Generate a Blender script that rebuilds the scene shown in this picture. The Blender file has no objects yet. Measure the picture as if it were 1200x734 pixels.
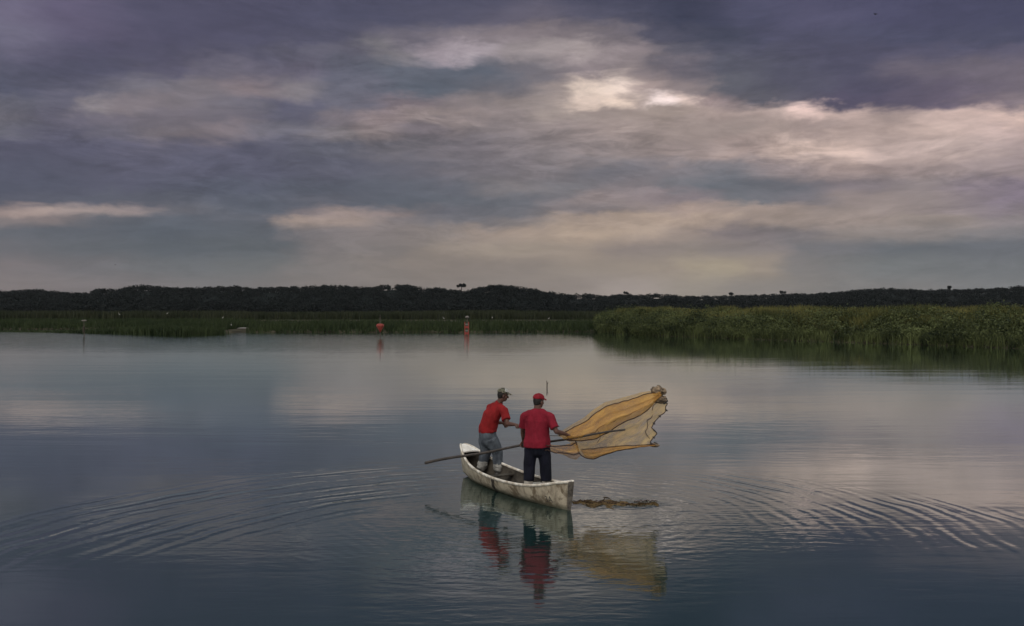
import bpy, bmesh, math, random
import numpy as np
from mathutils import Vector, Matrix, noise as mnoise
random.seed(7); rng = np.random.default_rng(11)
C = bpy.context.scene.collection
sc = bpy.context.scene
PI = math.pi
F, H, HZ = 1039.0, 3.12, 366.0          # focal length (photo pixels), eye height, horizon row

def at(px, py, D):                       # a point seen at px,py at depth D
    return Vector(((px-600)/F*D, D, H-(py-HZ)/F*D))
def wl(px, py):                          # a point of the water surface
    D = H*F/(py-HZ)
    return ((px-600)/F*D, D)
def lin(c):
    return tuple(((v/255)/12.92 if v/255 <= .04045 else ((v/255+.055)/1.055)**2.4) for v in c)

# ------------------------------------------------------------------ node helper
class NT:
    def __init__(s, tree): s.t = tree; s.l = tree.links
    def node(s, typ, **kw):
        n = s.t.nodes.new(typ)
        for k, v in kw.items(): setattr(n, k, v)
        return n
    def put(s, sock, v):
        if hasattr(v, 'is_output'): s.l.new(v, sock)
        elif v is not None: sock.default_value = v
    def m(s, op, a, b=None, c=None, clamp=False):
        n = s.node('ShaderNodeMath', operation=op, use_clamp=clamp)
        for i, v in enumerate((a, b, c)):
            if v is not None: s.put(n.inputs[i], v)
        return n.outputs[0]
    def v(s, op, a, b=None, scale=None):
        n = s.node('ShaderNodeVectorMath', operation=op)
        s.put(n.inputs[0], a)
        if b is not None: s.put(n.inputs[1], b)
        if scale is not None: s.put(n.inputs['Scale'], scale)
        return n.outputs[0]
    def xyz(s, v):
        n = s.node('ShaderNodeSeparateXYZ'); s.put(n.inputs[0], v); return n.outputs
    def comb(s, x, y, z):
        n = s.node('ShaderNodeCombineXYZ')
        for i, q in enumerate((x, y, z)): s.put(n.inputs[i], q)
        return n.outputs[0]
    def noise(s, vec, scale=1, detail=3, rough=.5, dist=0, color=False):
        n = s.node('ShaderNodeTexNoise'); s.put(n.inputs['Vector'], vec)
        n.inputs['Scale'].default_value = scale; n.inputs['Detail'].default_value = detail
        n.inputs['Roughness'].default_value = rough; n.inputs['Distortion'].default_value = dist
        return n.outputs['Color' if color else 'Fac']
    def mr(s, v, a, b, c=0, d=1, smooth=True):
        n = s.node('ShaderNodeMapRange', interpolation_type='SMOOTHSTEP' if smooth else 'LINEAR')
        for i, q in enumerate((v, a, b, c, d)): s.put(n.inputs[i], q)
        return n.outputs[0]
    def mix(s, f, a, b, blend='MIX'):
        n = s.node('ShaderNodeMix', data_type='RGBA', blend_type=blend)
        n.clamp_result = False
        s.put(n.inputs[0], f)
        for i, q in ((6, a), (7, b)):
            if isinstance(q, tuple) and len(q) == 3: q = (*q, 1)
            s.put(n.inputs[i], q)
        return n.outputs[2]
    def ramp(s, f, stops, interp='EASE'):
        n = s.node('ShaderNodeValToRGB'); r = n.color_ramp; r.interpolation = interp
        while len(r.elements) < len(stops): r.elements.new(.5)
        for e, (p, c) in zip(r.elements, stops): pass
        for i, (p, c) in enumerate(stops):
            r.elements[i].position = p; r.elements[i].color = (*c[:3], 1)
        s.put(n.inputs[0], f); return n.outputs[0]

def mat(name, build=None, color=(.5,.5,.5), rough=.6, var=.25, vscale=8, bump=0, bscale=30, spec=.3, metal=0, color2=None, stretch=(1,1,1)):
    m = bpy.data.materials.new(name); m.use_nodes = True
    t = NT(m.node_tree); p = m.node_tree.nodes['Principled BSDF']
    p.inputs['Roughness'].default_value = rough; p.inputs['Specular IOR Level'].default_value = spec
    p.inputs['Metallic'].default_value = metal
    tc = t.node('ShaderNodeTexCoord').outputs['Object']
    vec = t.v('MULTIPLY', tc, stretch)
    n = t.noise(vec, vscale, 5, .6)
    c2 = color2 or tuple(max(0, q*(1-2*var)) for q in color)
    c1 = color if color2 else tuple(q*(1+var) for q in color)
    t.put(p.inputs['Base Color'], t.mix(t.mr(n, .32, .68), c2, c1))
    if bump:
        b = t.node('ShaderNodeBump'); b.inputs['Strength'].default_value = 1; b.inputs['Distance'].default_value = bump
        t.put(b.inputs['Height'], t.noise(vec, bscale, 5, .6)); t.put(p.inputs['Normal'], b.outputs[0])
    if build: build(t, p, tc)
    return m

# ------------------------------------------------------------------ object helpers
def tag(o, label=None, cat=None, group=None, kind=None):
    for k, v in (('label', label), ('category', cat), ('group', group), ('kind', kind)):
        if v: o[k] = v
    return o
def empty(name, loc, rz=0, **kw):
    o = bpy.data.objects.new(name, None); C.objects.link(o)
    o.location = loc; o.rotation_euler = (0, 0, rz); o.empty_display_size = .1
    return tag(o, **kw)
def link(name, me, m, parent=None, smooth=True, **kw):
    o = bpy.data.objects.new(name, me); C.objects.link(o)
    if m and not me.materials: me.materials.append(m)
    if parent: o.parent = parent
    if smooth: me.polygons.foreach_set('use_smooth', [True]*len(me.polygons))
    return tag(o, **kw)
def npmesh(name, V, Fc, k):                # fast mesh from numpy arrays, k corners per face
    me = bpy.data.meshes.new(name); V = np.asarray(V, dtype=np.float32); Fc = np.asarray(Fc, dtype=np.int32)
    me.vertices.add(len(V)); me.vertices.foreach_set('co', V.ravel())
    n = len(Fc); me.loops.add(n*k); me.loops.foreach_set('vertex_index', Fc.ravel())
    me.polygons.add(n); me.polygons.foreach_set('loop_start', np.arange(0, n*k, k, dtype=np.int32))
    me.update(calc_edges=True); me.validate(); return me
class MB:
    def __init__(s): s.v = []; s.f = []; s.uv = {}
    def add(s, vs, fs):
        o = len(s.v); s.v += [tuple(q) for q in vs]; s.f += [tuple(i+o for i in f) for f in fs]; return o
    def loft(s, rings, caps=True, closed=True):
        n = len(rings[0]); vs = [q for r in rings for q in r]; fs = []
        for i in range(len(rings)-1):
            for j in range(n if closed else n-1):
                a = i*n+j; b = i*n+(j+1) % n
                fs.append((a, b, b+n, a+n))
        if caps and closed:
            fs.append(tuple(range(n-1, -1, -1))); fs.append(tuple((len(rings)-1)*n+j for j in range(n)))
        s.add(vs, fs)
    def tube(s, pts, radii, n=10, u=None, ends=True):
        """tapering limb; radii numbers or (ra, rb), ra along u; rounded ends"""
        pts = [Vector(p) for p in pts]
        if not isinstance(radii, (list, tuple)): radii = [radii]*len(pts)
        radii = [(r, r) if not isinstance(r, tuple) else r for r in radii]
        P, R, T = [], [], []
        for i, p in enumerate(pts):
            t = (pts[min(i+1, len(pts)-1)]-pts[max(i-1, 0)]).normalized()
            P.append(p); R.append(radii[i]); T.append(t)
        if ends:
            m0, m1 = min(R[0]), min(R[-1])
            pre = [(P[0]-T[0]*m0*q, tuple(r*math.sqrt(max(0, 1-q*q)) for r in R[0]), T[0]) for q in (.97, .8, .45)]
            post = [(P[-1]+T[-1]*m1*q, tuple(r*math.sqrt(max(0, 1-q*q)) for r in R[-1]), T[-1]) for q in (.45, .8, .97)]
            P = [q[0] for q in pre]+P+[q[0] for q in post]; R = [q[1] for q in pre]+R+[q[1] for q in post]; T = [q[2] for q in pre]+T+[q[2] for q in post]
        ref = Vector(u) if u else (Vector((1,0,0)) if abs(T[0].x) < .8 else Vector((0,1,0)))
        rings = []
        for p, r, t in zip(P, R, T):
            a = ref-t*ref.dot(t); a.normalize(); b = t.cross(a)
            if not u: ref = a
            rings.append([p+a*(r[0]*math.cos(2*PI*k/n))+b*(r[1]*math.sin(2*PI*k/n)) for k in range(n)])
        s.loft(rings)
    def ball(s, c, r, n=14, m=9, axes=None):
        c = Vector(c); ax = axes or (Vector((1,0,0)), Vector((0,1,0)), Vector((0,0,1)))
        rings = []
        for i in range(m):
            th = PI*(i+.35)/(m-.3)
            rings.append([c+ax[0]*(r[0]*math.sin(th)*math.cos(2*PI*k/n))+ax[1]*(r[1]*math.sin(th)*math.sin(2*PI*k/n))+ax[2]*(r[2]*-math.cos(th)) for k in range(n)])
        s.loft(rings)
    def box(s, c, d, M=None):
        c = Vector(c); q = []
        for z in (-1, 1):
            for x, y in ((-1,-1),(1,-1),(1,1),(-1,1)):
                p = Vector((x*d[0]/2, y*d[1]/2, z*d[2]/2))
                q.append((M @ p if M else p)+c)
        s.add(q, [(3,2,1,0),(4,5,6,7),(0,1,5,4),(1,2,6,5),(2,3,7,6),(3,0,4,7)])
    def mesh(s, name):
        me = bpy.data.meshes.new(name); me.from_pydata(s.v, [], s.f); me.update(); return me
    def build(s, name, m, parent=None, smooth=True, **kw):
        return link(name, s.mesh(name), m, parent, smooth, **kw)
    def skin(s, name, m, parent, voxel=.012, it=4, folds=0, fscale=(9,9,3), seed=0, **kw):
        """fuses the shapes into one continuous surface"""
        me = s.mesh(name); o = bpy.data.objects.new(name, me); C.objects.link(o)
        r = o.modifiers.new('r', 'REMESH'); r.mode = 'VOXEL'; r.voxel_size = voxel
        if it:
            q = o.modifiers.new('s', 'SMOOTH'); q.factor = .5; q.iterations = it
        dg = bpy.context.evaluated_depsgraph_get()
        me2 = bpy.data.meshes.new_from_object(o.evaluated_get(dg)); bpy.data.objects.remove(o); me2.name = name
        if folds:
            for v in me2.vertices:
                p = v.co; k = Vector((p.x*fscale[0]+seed, p.y*fscale[1], p.z*fscale[2]))
                v.co += v.normal*folds*(mnoise.noise(k)+.5*mnoise.noise(k*2.3))
            me2.update()
        return link(name, me2, m, parent, True, **kw)

# ================================================================== WORLD: dusk overcast sky
SUN_EL, SUN_AZ = math.radians(52), math.radians(205)      # azimuth clockwise from +Y (behind the viewer)
ROWS = {  # y : [(px, rgb) ...]   the cloud layer, colour by direction
 -20:[(0,(94,90,112)),(100,(90,84,108)),(200,(78,76,98)),(500,(73,73,94)),(650,(72,73,94)),(780,(62,63,84)),(900,(78,77,102)),(1000,(73,72,98)),(1200,(66,66,90))],
 20:[(0,(103,98,120)),(90,(92,86,110)),(200,(77,75,97)),(420,(74,74,95)),(520,(80,79,98)),(620,(92,88,103)),(700,(80,79,97)),(800,(60,62,82)),(880,(74,74,97)),(960,(82,80,105)),(1050,(72,71,96)),(1200,(68,68,92))],
 42:[(0,(103,100,120)),(100,(88,83,106)),(200,(77,75,97)),(400,(78,77,96)),(480,(98,94,106)),(560,(120,112,118)),(640,(122,113,118)),(720,(110,103,110)),(770,(78,77,93)),(840,(66,68,86)),(920,(77,76,98)),(1050,(73,73,96)),(1200,(74,74,96))],
 58:[(0,(95,92,112)),(100,(80,77,99)),(250,(79,77,97)),(400,(90,88,102)),(450,(112,109,115)),(520,(140,131,138)),(560,(155,146,150)),(620,(138,130,132)),(690,(152,142,140)),(740,(130,120,124)),(790,(90,88,100)),(840,(74,74,90)),(1000,(76,74,95)),(1100,(82,79,99)),(1200,(88,84,103))],
 80:[(0,(80,80,98)),(100,(78,77,97)),(200,(84,81,100)),(270,(100,96,110)),(340,(94,90,106)),(400,(86,87,101)),(470,(88,92,104)),(560,(86,91,103)),(640,(106,102,109)),(700,(128,118,122)),(750,(130,120,122)),(800,(104,98,107)),(850,(82,82,95)),(1000,(76,74,94)),(1080,(98,91,104)),(1200,(106,98,110))],
 102:[(0,(78,79,97)),(80,(82,81,98)),(170,(104,101,111)),(240,(112,106,113)),(300,(124,113,118)),(350,(116,111,117)),(400,(92,92,105)),(500,(84,90,102)),(600,(104,101,108)),(660,(138,127,124)),(700,(205,190,165)),(730,(212,197,172)),(760,(150,135,130)),(800,(128,117,118)),(850,(88,88,98)),(950,(80,78,95)),(1020,(76,72,92)),(1100,(92,84,101)),(1200,(108,99,110))],
 120:[(0,(96,95,108)),(60,(92,90,106)),(100,(124,118,123)),(150,(120,112,118)),(220,(112,106,113)),(290,(102,99,110)),(340,(86,85,103)),(400,(96,95,108)),(480,(116,106,113)),(560,(126,117,118)),(640,(134,124,122)),(700,(188,172,152)),(725,(205,188,162)),(745,(160,145,135)),(775,(222,208,188)),(800,(200,182,162)),(830,(135,120,120)),(880,(90,88,98)),(1000,(78,72,92)),(1100,(94,85,102)),(1200,(124,112,118))],
 136:[(0,(104,101,112)),(60,(94,91,107)),(130,(102,97,109)),(200,(108,102,111)),(260,(104,99,109)),(330,(88,87,103)),(400,(110,103,110)),(450,(134,121,123)),(520,(142,130,128)),(600,(128,118,118)),(660,(140,129,124)),(720,(134,122,118)),(780,(140,127,120)),(830,(145,130,124)),(900,(165,148,138)),(940,(205,182,162)),(980,(180,160,146)),(1040,(150,134,128)),(1120,(180,160,146)),(1200,(190,168,150))],
 152:[(0,(100,99,111)),(80,(86,84,101)),(150,(96,93,106)),(210,(114,107,114)),(260,(118,109,115)),(330,(100,98,109)),(400,(116,110,114)),(440,(132,121,122)),(500,(112,104,110)),(580,(116,108,110)),(640,(128,118,118)),(720,(150,136,130)),(780,(140,127,122)),(850,(140,127,122)),(900,(148,133,126)),(950,(150,134,128)),(1010,(158,141,132)),(1100,(180,161,146)),(1200,(172,153,143))],
 175:[(0,(82,81,100)),(100,(80,79,98)),(200,(88,86,103)),(300,(84,83,101)),(400,(92,92,105)),(480,(104,100,107)),(560,(108,102,108)),(640,(120,112,114)),(720,(134,123,122)),(800,(138,125,122)),(870,(146,130,124)),(930,(182,163,146)),(980,(190,170,151)),(1040,(164,147,137)),(1120,(166,149,139)),(1200,(148,133,131))],
 198:[(0,(77,78,96)),(150,(81,80,98)),(300,(82,82,100)),(400,(87,87,102)),(480,(94,93,104)),(560,(108,103,109)),(640,(114,108,112)),(700,(104,102,109)),(780,(112,107,112)),(850,(106,103,108)),(920,(128,117,118)),(1000,(148,132,127)),(1100,(142,128,126)),(1200,(134,121,123))],
 218:[(0,(75,77,94)),(150,(79,79,97)),(280,(76,79,94)),(360,(80,83,96)),(440,(88,91,103)),(520,(92,94,104)),(600,(116,111,114)),(660,(108,106,111)),(740,(116,109,113)),(790,(104,103,109)),(850,(94,97,105)),(920,(98,98,106)),(1000,(118,109,114)),(1080,(128,118,119)),(1200,(120,109,121))],
 235:[(0,(82,83,98)),(100,(82,84,98)),(200,(84,86,99)),(300,(79,83,96)),(370,(88,89,100)),(450,(86,90,101)),(540,(92,95,104)),(620,(98,99,107)),(700,(130,119,119)),(770,(126,115,118)),(820,(118,109,114)),(880,(98,100,107)),(940,(108,104,110)),(1000,(134,122,120)),(1100,(132,121,120)),(1200,(120,109,122))],
 248:[(0,(138,123,120)),(50,(156,140,132)),(90,(146,133,129)),(150,(132,121,121)),(200,(96,96,105)),(300,(82,86,98)),(345,(112,104,108)),(400,(136,122,118)),(450,(126,114,113)),(520,(96,96,105)),(600,(98,98,105)),(680,(118,110,112)),(760,(132,120,118)),(820,(150,133,123)),(880,(146,131,122)),(950,(134,122,118)),(1050,(136,124,121)),(1200,(124,114,121))],
 258:[(0,(118,110,112)),(60,(122,112,113)),(120,(90,92,101)),(220,(81,86,97)),(300,(86,88,98)),(340,(146,131,122)),(365,(146,131,123)),(400,(136,122,116)),(460,(114,107,109)),(540,(100,99,106)),(620,(116,109,109)),(690,(148,132,119)),(760,(156,139,123)),(830,(154,137,122)),(900,(140,126,118)),(1000,(140,127,121)),(1100,(136,125,120)),(1200,(124,116,119))],
 272:[(0,(88,91,100)),(100,(84,88,98)),(200,(80,86,97)),(310,(84,88,97)),(360,(108,103,106)),(430,(118,110,110)),(520,(124,115,112)),(600,(146,131,119)),(680,(156,139,121)),(750,(152,136,121)),(810,(138,124,116)),(870,(112,103,105)),(940,(108,102,105)),(1000,(126,117,114)),(1080,(122,115,114)),(1200,(112,109,113))],
 290:[(0,(94,94,101)),(100,(86,90,98)),(200,(81,87,96)),(310,(84,89,96)),(380,(112,106,107)),(460,(114,107,106)),(540,(132,121,113)),(600,(138,126,115)),(680,(140,127,116)),(740,(126,115,111)),(820,(126,116,111)),(900,(118,110,110)),(970,(100,99,104)),(1060,(88,92,99)),(1200,(90,93,101))],
 312:[(0,(108,101,104)),(100,(98,96,101)),(200,(90,93,98)),(300,(94,96,99)),(380,(112,106,105)),(500,(122,112,106)),(600,(122,112,106)),(700,(130,119,110)),(790,(136,124,113)),(840,(150,138,118)),(890,(138,126,114)),(940,(110,106,106)),(1040,(98,101,104)),(1200,(98,101,106))],
 338:[(0,(113,105,106)),(120,(108,102,104)),(250,(103,101,103)),(400,(114,107,105)),(520,(119,111,107)),(640,(124,115,110)),(740,(142,132,126)),(820,(134,126,118)),(900,(124,118,114)),(1000,(112,110,110)),(1200,(107,109,112))]}
SKY_GAIN = 1.08
def punch(c):
    k = (sum(c)/3/.14)**.15; return tuple(v*k for v in c)
def make_world():
    w = bpy.data.worlds.new('World'); sc.world = w; w.use_nodes = True
    t = NT(w.node_tree); w.node_tree.nodes.clear()
    out = t.node('ShaderNodeOutputWorld'); bg = t.node('ShaderNodeBackground')
    d = t.v('NORMALIZE', t.node('ShaderNodeTexCoord').outputs['Generated'])
    x, y, z = t.xyz(d)
    hyp = t.m('SQRT', t.m('ADD', t.m('MULTIPLY', x, x), t.m('MULTIPLY', y, y)))
    hyp = t.m('MAXIMUM', hyp, .02)
    az = t.m('ARCTAN2', x, y)
    azc = t.m('MINIMUM', t.m('MAXIMUM', az, -.75), .75)
    tanel = t.m('DIVIDE', z, hyp)
    w1 = t.noise(t.v('MULTIPLY', d, (7, 7, 26)), 1, 4, .55, .2, True)
    w2 = t.noise(t.v('MULTIPLY', d, (24, 24, 60)), 1, 4, .6, .3, True)
    a1, a2, _ = t.xyz(w1); b1, b2, _ = t.xyz(w2)
    u = t.m('MULTIPLY_ADD', t.m('TANGENT', azc), F/1200, .5)
    u = t.m('ADD', u, t.m('MULTIPLY_ADD', a1, .075, -.0375))
    u = t.m('ADD', u, t.m('MULTIPLY_ADD', b1, .06, -.03))
    py = t.m('SUBTRACT', HZ, t.m('MULTIPLY', t.m('DIVIDE', tanel, t.m('COSINE', azc)), F))
    hgt = t.mr(py, 345, 150, .35, 1)          # clouds flatten towards the horizon
    dv = t.m('ADD', t.m('MULTIPLY_ADD', a2, 34, -17), t.m('MULTIPLY_ADD', b2, 34, -17))
    pw = t.m('ADD', py, t.m('MULTIPLY', dv, hgt))
    ys = sorted(ROWS); col = None
    for i, yy in enumerate(ys):
        r = t.ramp(u, [(p/1200, punch(lin((c[0], c[1]-max(0, c[0]-150)*.04, c[2]+max(0, c[0]-135)*.16)))) for p, c in ROWS[yy]], 'EASE')
        col = r if col is None else t.mix(t.mr(pw, ys[i-1], yy), col, r)
    # broken texture of the cloud deck
    n1 = t.noise(t.v('MULTIPLY', d, (9, 9, 34)), 1, 7, .62, .8)
    n2 = t.noise(t.v('MULTIPLY', d, (38, 38, 150)), 1, 5, .6, .4)
    n3 = t.noise(t.v('MULTIPLY', d, (13, 13, 52)), 1, 9, .66, 1.3)
    n4 = t.noise(t.v('ADD', t.v('MULTIPLY', d, (7, 7, 30)), (3.1, 7.7, 1.3)), 1, 9, .64, 1.0)
    k = t.m('ADD', t.m('MULTIPLY_ADD', n1, .5, -.25), t.m('MULTIPLY_ADD', n2, .34, -.17))
    amt = t.m('MULTIPLY', t.mr(t.noise(t.v('MULTIPLY', d, (4, 4, 14)), 1, 3, .5), .36, .60, .35, 1), t.mr(py, 20, 130, .5, 1.05))
    k = t.m('ADD', k, t.m('MULTIPLY', amt, t.m('ADD', t.mr(n3, .42, .60, -.10, .12), t.mr(n4, .42, .58, -.12, .15))))
    k = t.m('MULTIPLY', k, t.mr(py, -20, 120, .75, 1.05))
    col = t.v('SCALE', col, scale=t.m('MULTIPLY_ADD', k, hgt, 1.0))
    # added brightness in unseen sky overhead and behind the viewer, lighting men and water
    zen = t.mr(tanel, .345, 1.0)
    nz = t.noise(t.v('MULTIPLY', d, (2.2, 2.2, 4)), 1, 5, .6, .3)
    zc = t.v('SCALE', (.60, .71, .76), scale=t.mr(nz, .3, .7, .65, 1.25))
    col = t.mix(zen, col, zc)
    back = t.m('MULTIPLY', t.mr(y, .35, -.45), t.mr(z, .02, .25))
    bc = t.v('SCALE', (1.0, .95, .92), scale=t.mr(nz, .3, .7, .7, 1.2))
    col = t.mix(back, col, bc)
    sky = t.node('ShaderNodeTexSky', sky_type='NISHITA', sun_disc=False)
    sky.sun_elevation = SUN_EL; sky.sun_rotation = SUN_AZ
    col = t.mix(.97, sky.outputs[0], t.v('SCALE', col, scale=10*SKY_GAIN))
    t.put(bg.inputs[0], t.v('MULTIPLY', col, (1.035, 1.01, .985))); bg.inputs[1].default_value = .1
    t.l.new(bg.outputs[0], out.inputs[0])
make_world()
sun = bpy.data.lights.new('sun', 'SUN'); sun.energy = .9; sun.angle = math.radians(30); sun.color = (1, .94, .86)
so = bpy.data.objects.new('sun', sun); C.objects.link(so)
sd = Vector((math.sin(SUN_AZ)*math.cos(SUN_EL), math.cos(SUN_AZ)*math.cos(SUN_EL), math.sin(SUN_EL)))
so.rotation_euler = sd.to_track_quat('Z', 'Y').to_euler(); so.location = sd*60

cam = bpy.data.cameras.new('camera'); co = bpy.data.objects.new('camera', cam); C.objects.link(co)
cam.sensor_width = 36; cam.lens = F/1200*36; cam.clip_end = 20000; cam.clip_start = .1
co.location = (0, 0, H); co.rotation_euler = (PI/2-1/F, 0, 0); sc.camera = co
sc.view_settings.view_transform = 'Standard'; sc.view_settings.look = 'None'
sc.view_settings.exposure = 0; sc.view_settings.gamma = 1

# ================================================================== WATER
def water_mat():
    m = bpy.data.materials.new('lagoon water'); m.use_nodes = True
    t = NT(m.node_tree); p = m.node_tree.nodes['Principled BSDF']
    P = t.node('ShaderNodeNewGeometry').outputs['Position']
    x, y, z = t.xyz(P)
    # rings spreading from the rocking canoe
    dx = t.m('SUBTRACT', x, .1); dy = t.m('SUBTRACT', y, 13.9)
    r = t.m('SQRT', t.m('ADD', t.m('MULTIPLY', dx, dx), t.m('MULTIPLY', dy, dy)))
    wob = t.noise(t.v('MULTIPLY', P, (.5, .5, 1)), 1, 2, .5)
    wob2 = t.noise(t.v('MULTIPLY', P, (1.6, 1.6, 1)), 1, 2, .5)
    ph = t.m('ADD', r, t.m('ADD', t.m('MULTIPLY_ADD', wob, .42, -.21), t.m('MULTIPLY_ADD', wob2, .09, -.045)))
    patch = t.mr(t.noise(t.v('MULTIPLY', P, (.55, .9, 1)), 1, 3, .55), .36, .62, .30, 1)
    h = None
    for cx, cy, lam, ex, ey, ux, uy, la, lb, amp in ((.9, 9.9, .38, -4.4, 14.5, -.70, -.71, 5.0, 2.3, .0031), (.1, 13.2, .30, 4.7, 14.3, .74, -.67, 5.0, 2.3, .00115)):
        ax_, ay_ = t.m('SUBTRACT', x, cx), t.m('SUBTRACT', y, cy)
        rr = t.m('SQRT', t.m('ADD', t.m('MULTIPLY', ax_, ax_), t.m('MULTIPLY', ay_, ay_)))
        pp = t.m('ADD', rr, t.m('ADD', t.m('MULTIPLY_ADD', wob, .5, -.25), t.m('MULTIPLY_ADD', wob2, .12, -.06)))
        w_ = t.m('ADD', t.m('SINE', t.m('MULTIPLY', pp, 2*PI/lam)), t.m('MULTIPLY', t.m('SINE', t.m('MULTIPLY', pp, 2*PI/(lam*.63))), .5))
        bx, by = t.m('SUBTRACT', x, ex), t.m('SUBTRACT', y, ey)
        la_ = t.m('DIVIDE', t.m('ADD', t.m('MULTIPLY', bx, ux), t.m('MULTIPLY', by, uy)), la)
        lb_ = t.m('DIVIDE', t.m('SUBTRACT', t.m('MULTIPLY', bx, uy), t.m('MULTIPLY', by, ux)), lb)
        e2 = t.m('ADD', t.m('MULTIPLY', la_, la_), t.m('MULTIPLY', lb_, lb_))
        q_ = t.m('MULTIPLY', t.m('MULTIPLY', w_, t.m('MULTIPLY', t.mr(e2, 1.25, .1), patch)), amp)
        h = q_ if h is None else t.m('ADD', h, q_)
    # shorter ripples close round the hull and under the net
    ring2 = t.m('SINE', t.m('MULTIPLY', t.m('ADD', ph, t.m('MULTIPLY', wob2, .25)), 2*PI/.21))
    a2 = t.m('MULTIPLY', t.mr(r, 5.4, 1.6), patch)
    h = t.m('ADD', h, t.m('MULTIPLY', t.m('MULTIPLY', ring2, a2), .00042))
    # broken chop under the net where its hem brushed the water
    qx = t.m('DIVIDE', t.m('SUBTRACT', x, 1.65), .85); qy = t.m('DIVIDE', t.m('SUBTRACT', y, 14.45), .42)
    q2 = t.m('ADD', t.m('MULTIPLY', qx, qx), t.m('MULTIPLY', qy, qy))
    chop = t.noise(t.v('MULTIPLY', P, (2.6, 7.5, 1)), 1, 2, .5, 1.0)
    q2 = t.m('ADD', q2, t.m('MULTIPLY_ADD', t.noise(t.v('MULTIPLY', P, (2.2, 5, 1)), 1, 3, .6), 2.6, -1.3))
    h = t.m('ADD', h, t.m('MULTIPLY', t.m('MULTIPLY', chop, t.mr(q2, 1.5, -.3)), .019))
    # wind ripples, long across the view
    n1 = t.noise(t.v('MULTIPLY', P, (.9, 3.6, 1)), 1, 3, .5, .6)
    n2 = t.noise(t.v('MULTIPLY', P, (4.2, 9.0, 1)), 1, 2, .5, .5)
    calm = t.mr(t.noise(t.v('MULTIPLY', P, (.10, .22, 1)), 1, 3, .55), .35, .65, .35, 1.1)
    dist = t.mr(y, 16, 60, 1, .8)
    nearb = t.mr(r, 7, 2, .95, 1.5)
    wa = t.m('MULTIPLY', t.m('MULTIPLY', calm, dist), nearb)
    h = t.m('ADD', h, t.m('MULTIPLY', t.m('MULTIPLY', n1, wa), .0036))
    h = t.m('ADD', h, t.m('MULTIPLY', t.m('MULTIPLY', n2, t.m('MULTIPLY', wa, t.mr(r, 6.5, 2, .35, 1.3))), .0019))
    # slow swell further out
    n3 = t.noise(t.v('MULTIPLY', P, (.10, .55, 1)), 1, 3, .5, .4)
    h = t.m('ADD', h, t.m('MULTIPLY', n3, .008))
    # breeze on the open reach in front of the far marsh
    n5 = t.noise(t.v('MULTIPLY', P, (.8, 2.6, 1)), 1, 2, .5)
    h = t.m('ADD', h, t.m('MULTIPLY', t.m('MULTIPLY', n5, t.m('MULTIPLY', t.mr(x, 13, 2), t.mr(y, 55, 110))), .03))
    b = t.node('ShaderNodeBump'); b.inputs['Strength'].default_value = 1; b.inputs['Distance'].default_value = 1
    t.put(b.inputs['Height'], h)
    N = m.node_tree.nodes; N.remove(p)
    fr = t.node('ShaderNodeFresnel'); fr.inputs['IOR'].default_value = 1.33; t.put(fr.inputs['Normal'], b.outputs[0])
    df = t.node('ShaderNodeBsdfDiffuse'); df.inputs[0].default_value = (.006, .0215, .0200, 1)
    gl = t.node('ShaderNodeBsdfGlossy'); gl.inputs['Roughness'].default_value = .05; gl.inputs[0].default_value = (.94, 1, .985, 1)
    t.put(gl.inputs['Normal'], b.outputs[0])
    mx = t.node('ShaderNodeMixShader'); t.put(mx.inputs[0], t.ramp(fr.outputs[0], [(0,(.03,)*3),(.10,(.27,)*3),(.27,(.45,)*3),(.5,(.86,)*3),(.70,(.97,)*3),(1,(1,)*3)], 'LINEAR'))
    t.l.new(df.outputs[0], mx.inputs[1]); t.l.new(gl.outputs[0], mx.inputs[2])
    t.l.new(mx.outputs[0], N['Material Output'].inputs[0])
    return m
mb = MB(); mb.add([(-4000,-300,0),(4000,-300,0),(4000,6000,0),(-4000,6000,0)], [(0,1,2,3)])
mb.build('water', water_mat(), smooth=False, kind='structure')

# ================================================================== LAND
def resample(pts, n):
    pts = [Vector(p) for p in pts]; L = [0]
    for a, b in zip(pts, pts[1:]): L.append(L[-1]+(b-a).length)
    out = []; j = 0
    for i in range(n):
        s = L[-1]*i/(n-1)
        while j < len(L)-2 and s > L[j+1]: j += 1
        out.append(pts[j].lerp(pts[j+1], (s-L[j])/max(1e-9, L[j+1]-L[j])))
    return out
def ipol(tab, x): return float(np.interp(x, [a for a, b in tab], [b for a, b in tab]))

soil = mat('marsh soil', color=(.05, .045, .03), rough=.95, var=.3, vscale=.4, spec=.1)
# shore rows (photo pixel, waterline row)
R_SHORE = [(702,389.6),(725,391.5),(760,393.5),(830,396),(900,398.6),(1000,401.8),(1100,405.2),(1200,409),(1330,414),(1480,419),(1900,424)]
L_SHORE = [(-900,386.0),(-320,386.4),(0,386.4),(150,386.2),(175,389),(255,391.2),(275,389.8),(480,390),(600,389.8),(702,389.2)]
rp = [wl(*q) for q in R_SHORE]; lp = [wl(*q) for q in L_SHORE]
def ground(name, front, prof, far):
    cols = resample([(a, b, 0) for a, b in front], 90); mb = MB(); rows = []
    for d, z in prof:
        rows.append([(c.x*(1+d/c.y), c.y+d, z) for c in cols])
    rows.append([(c.x*far/c.y, far, prof[-1][1]) for c in cols])
    mb.loft(rows, caps=False, closed=False)
    return mb.build(name, soil, kind='structure')
ground('marsh_ground', lp, [(-.6,-.25),(0,.02),(.6,.22),(4,.4),(20,.5),(70,.6)], 1500)
ground('bank_ground', rp, [(-.6,-.3),(0,.03),(.7,.3),(3,.55),(7,1.1),(13,1.75),(30,1.9)], 1500)

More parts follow.
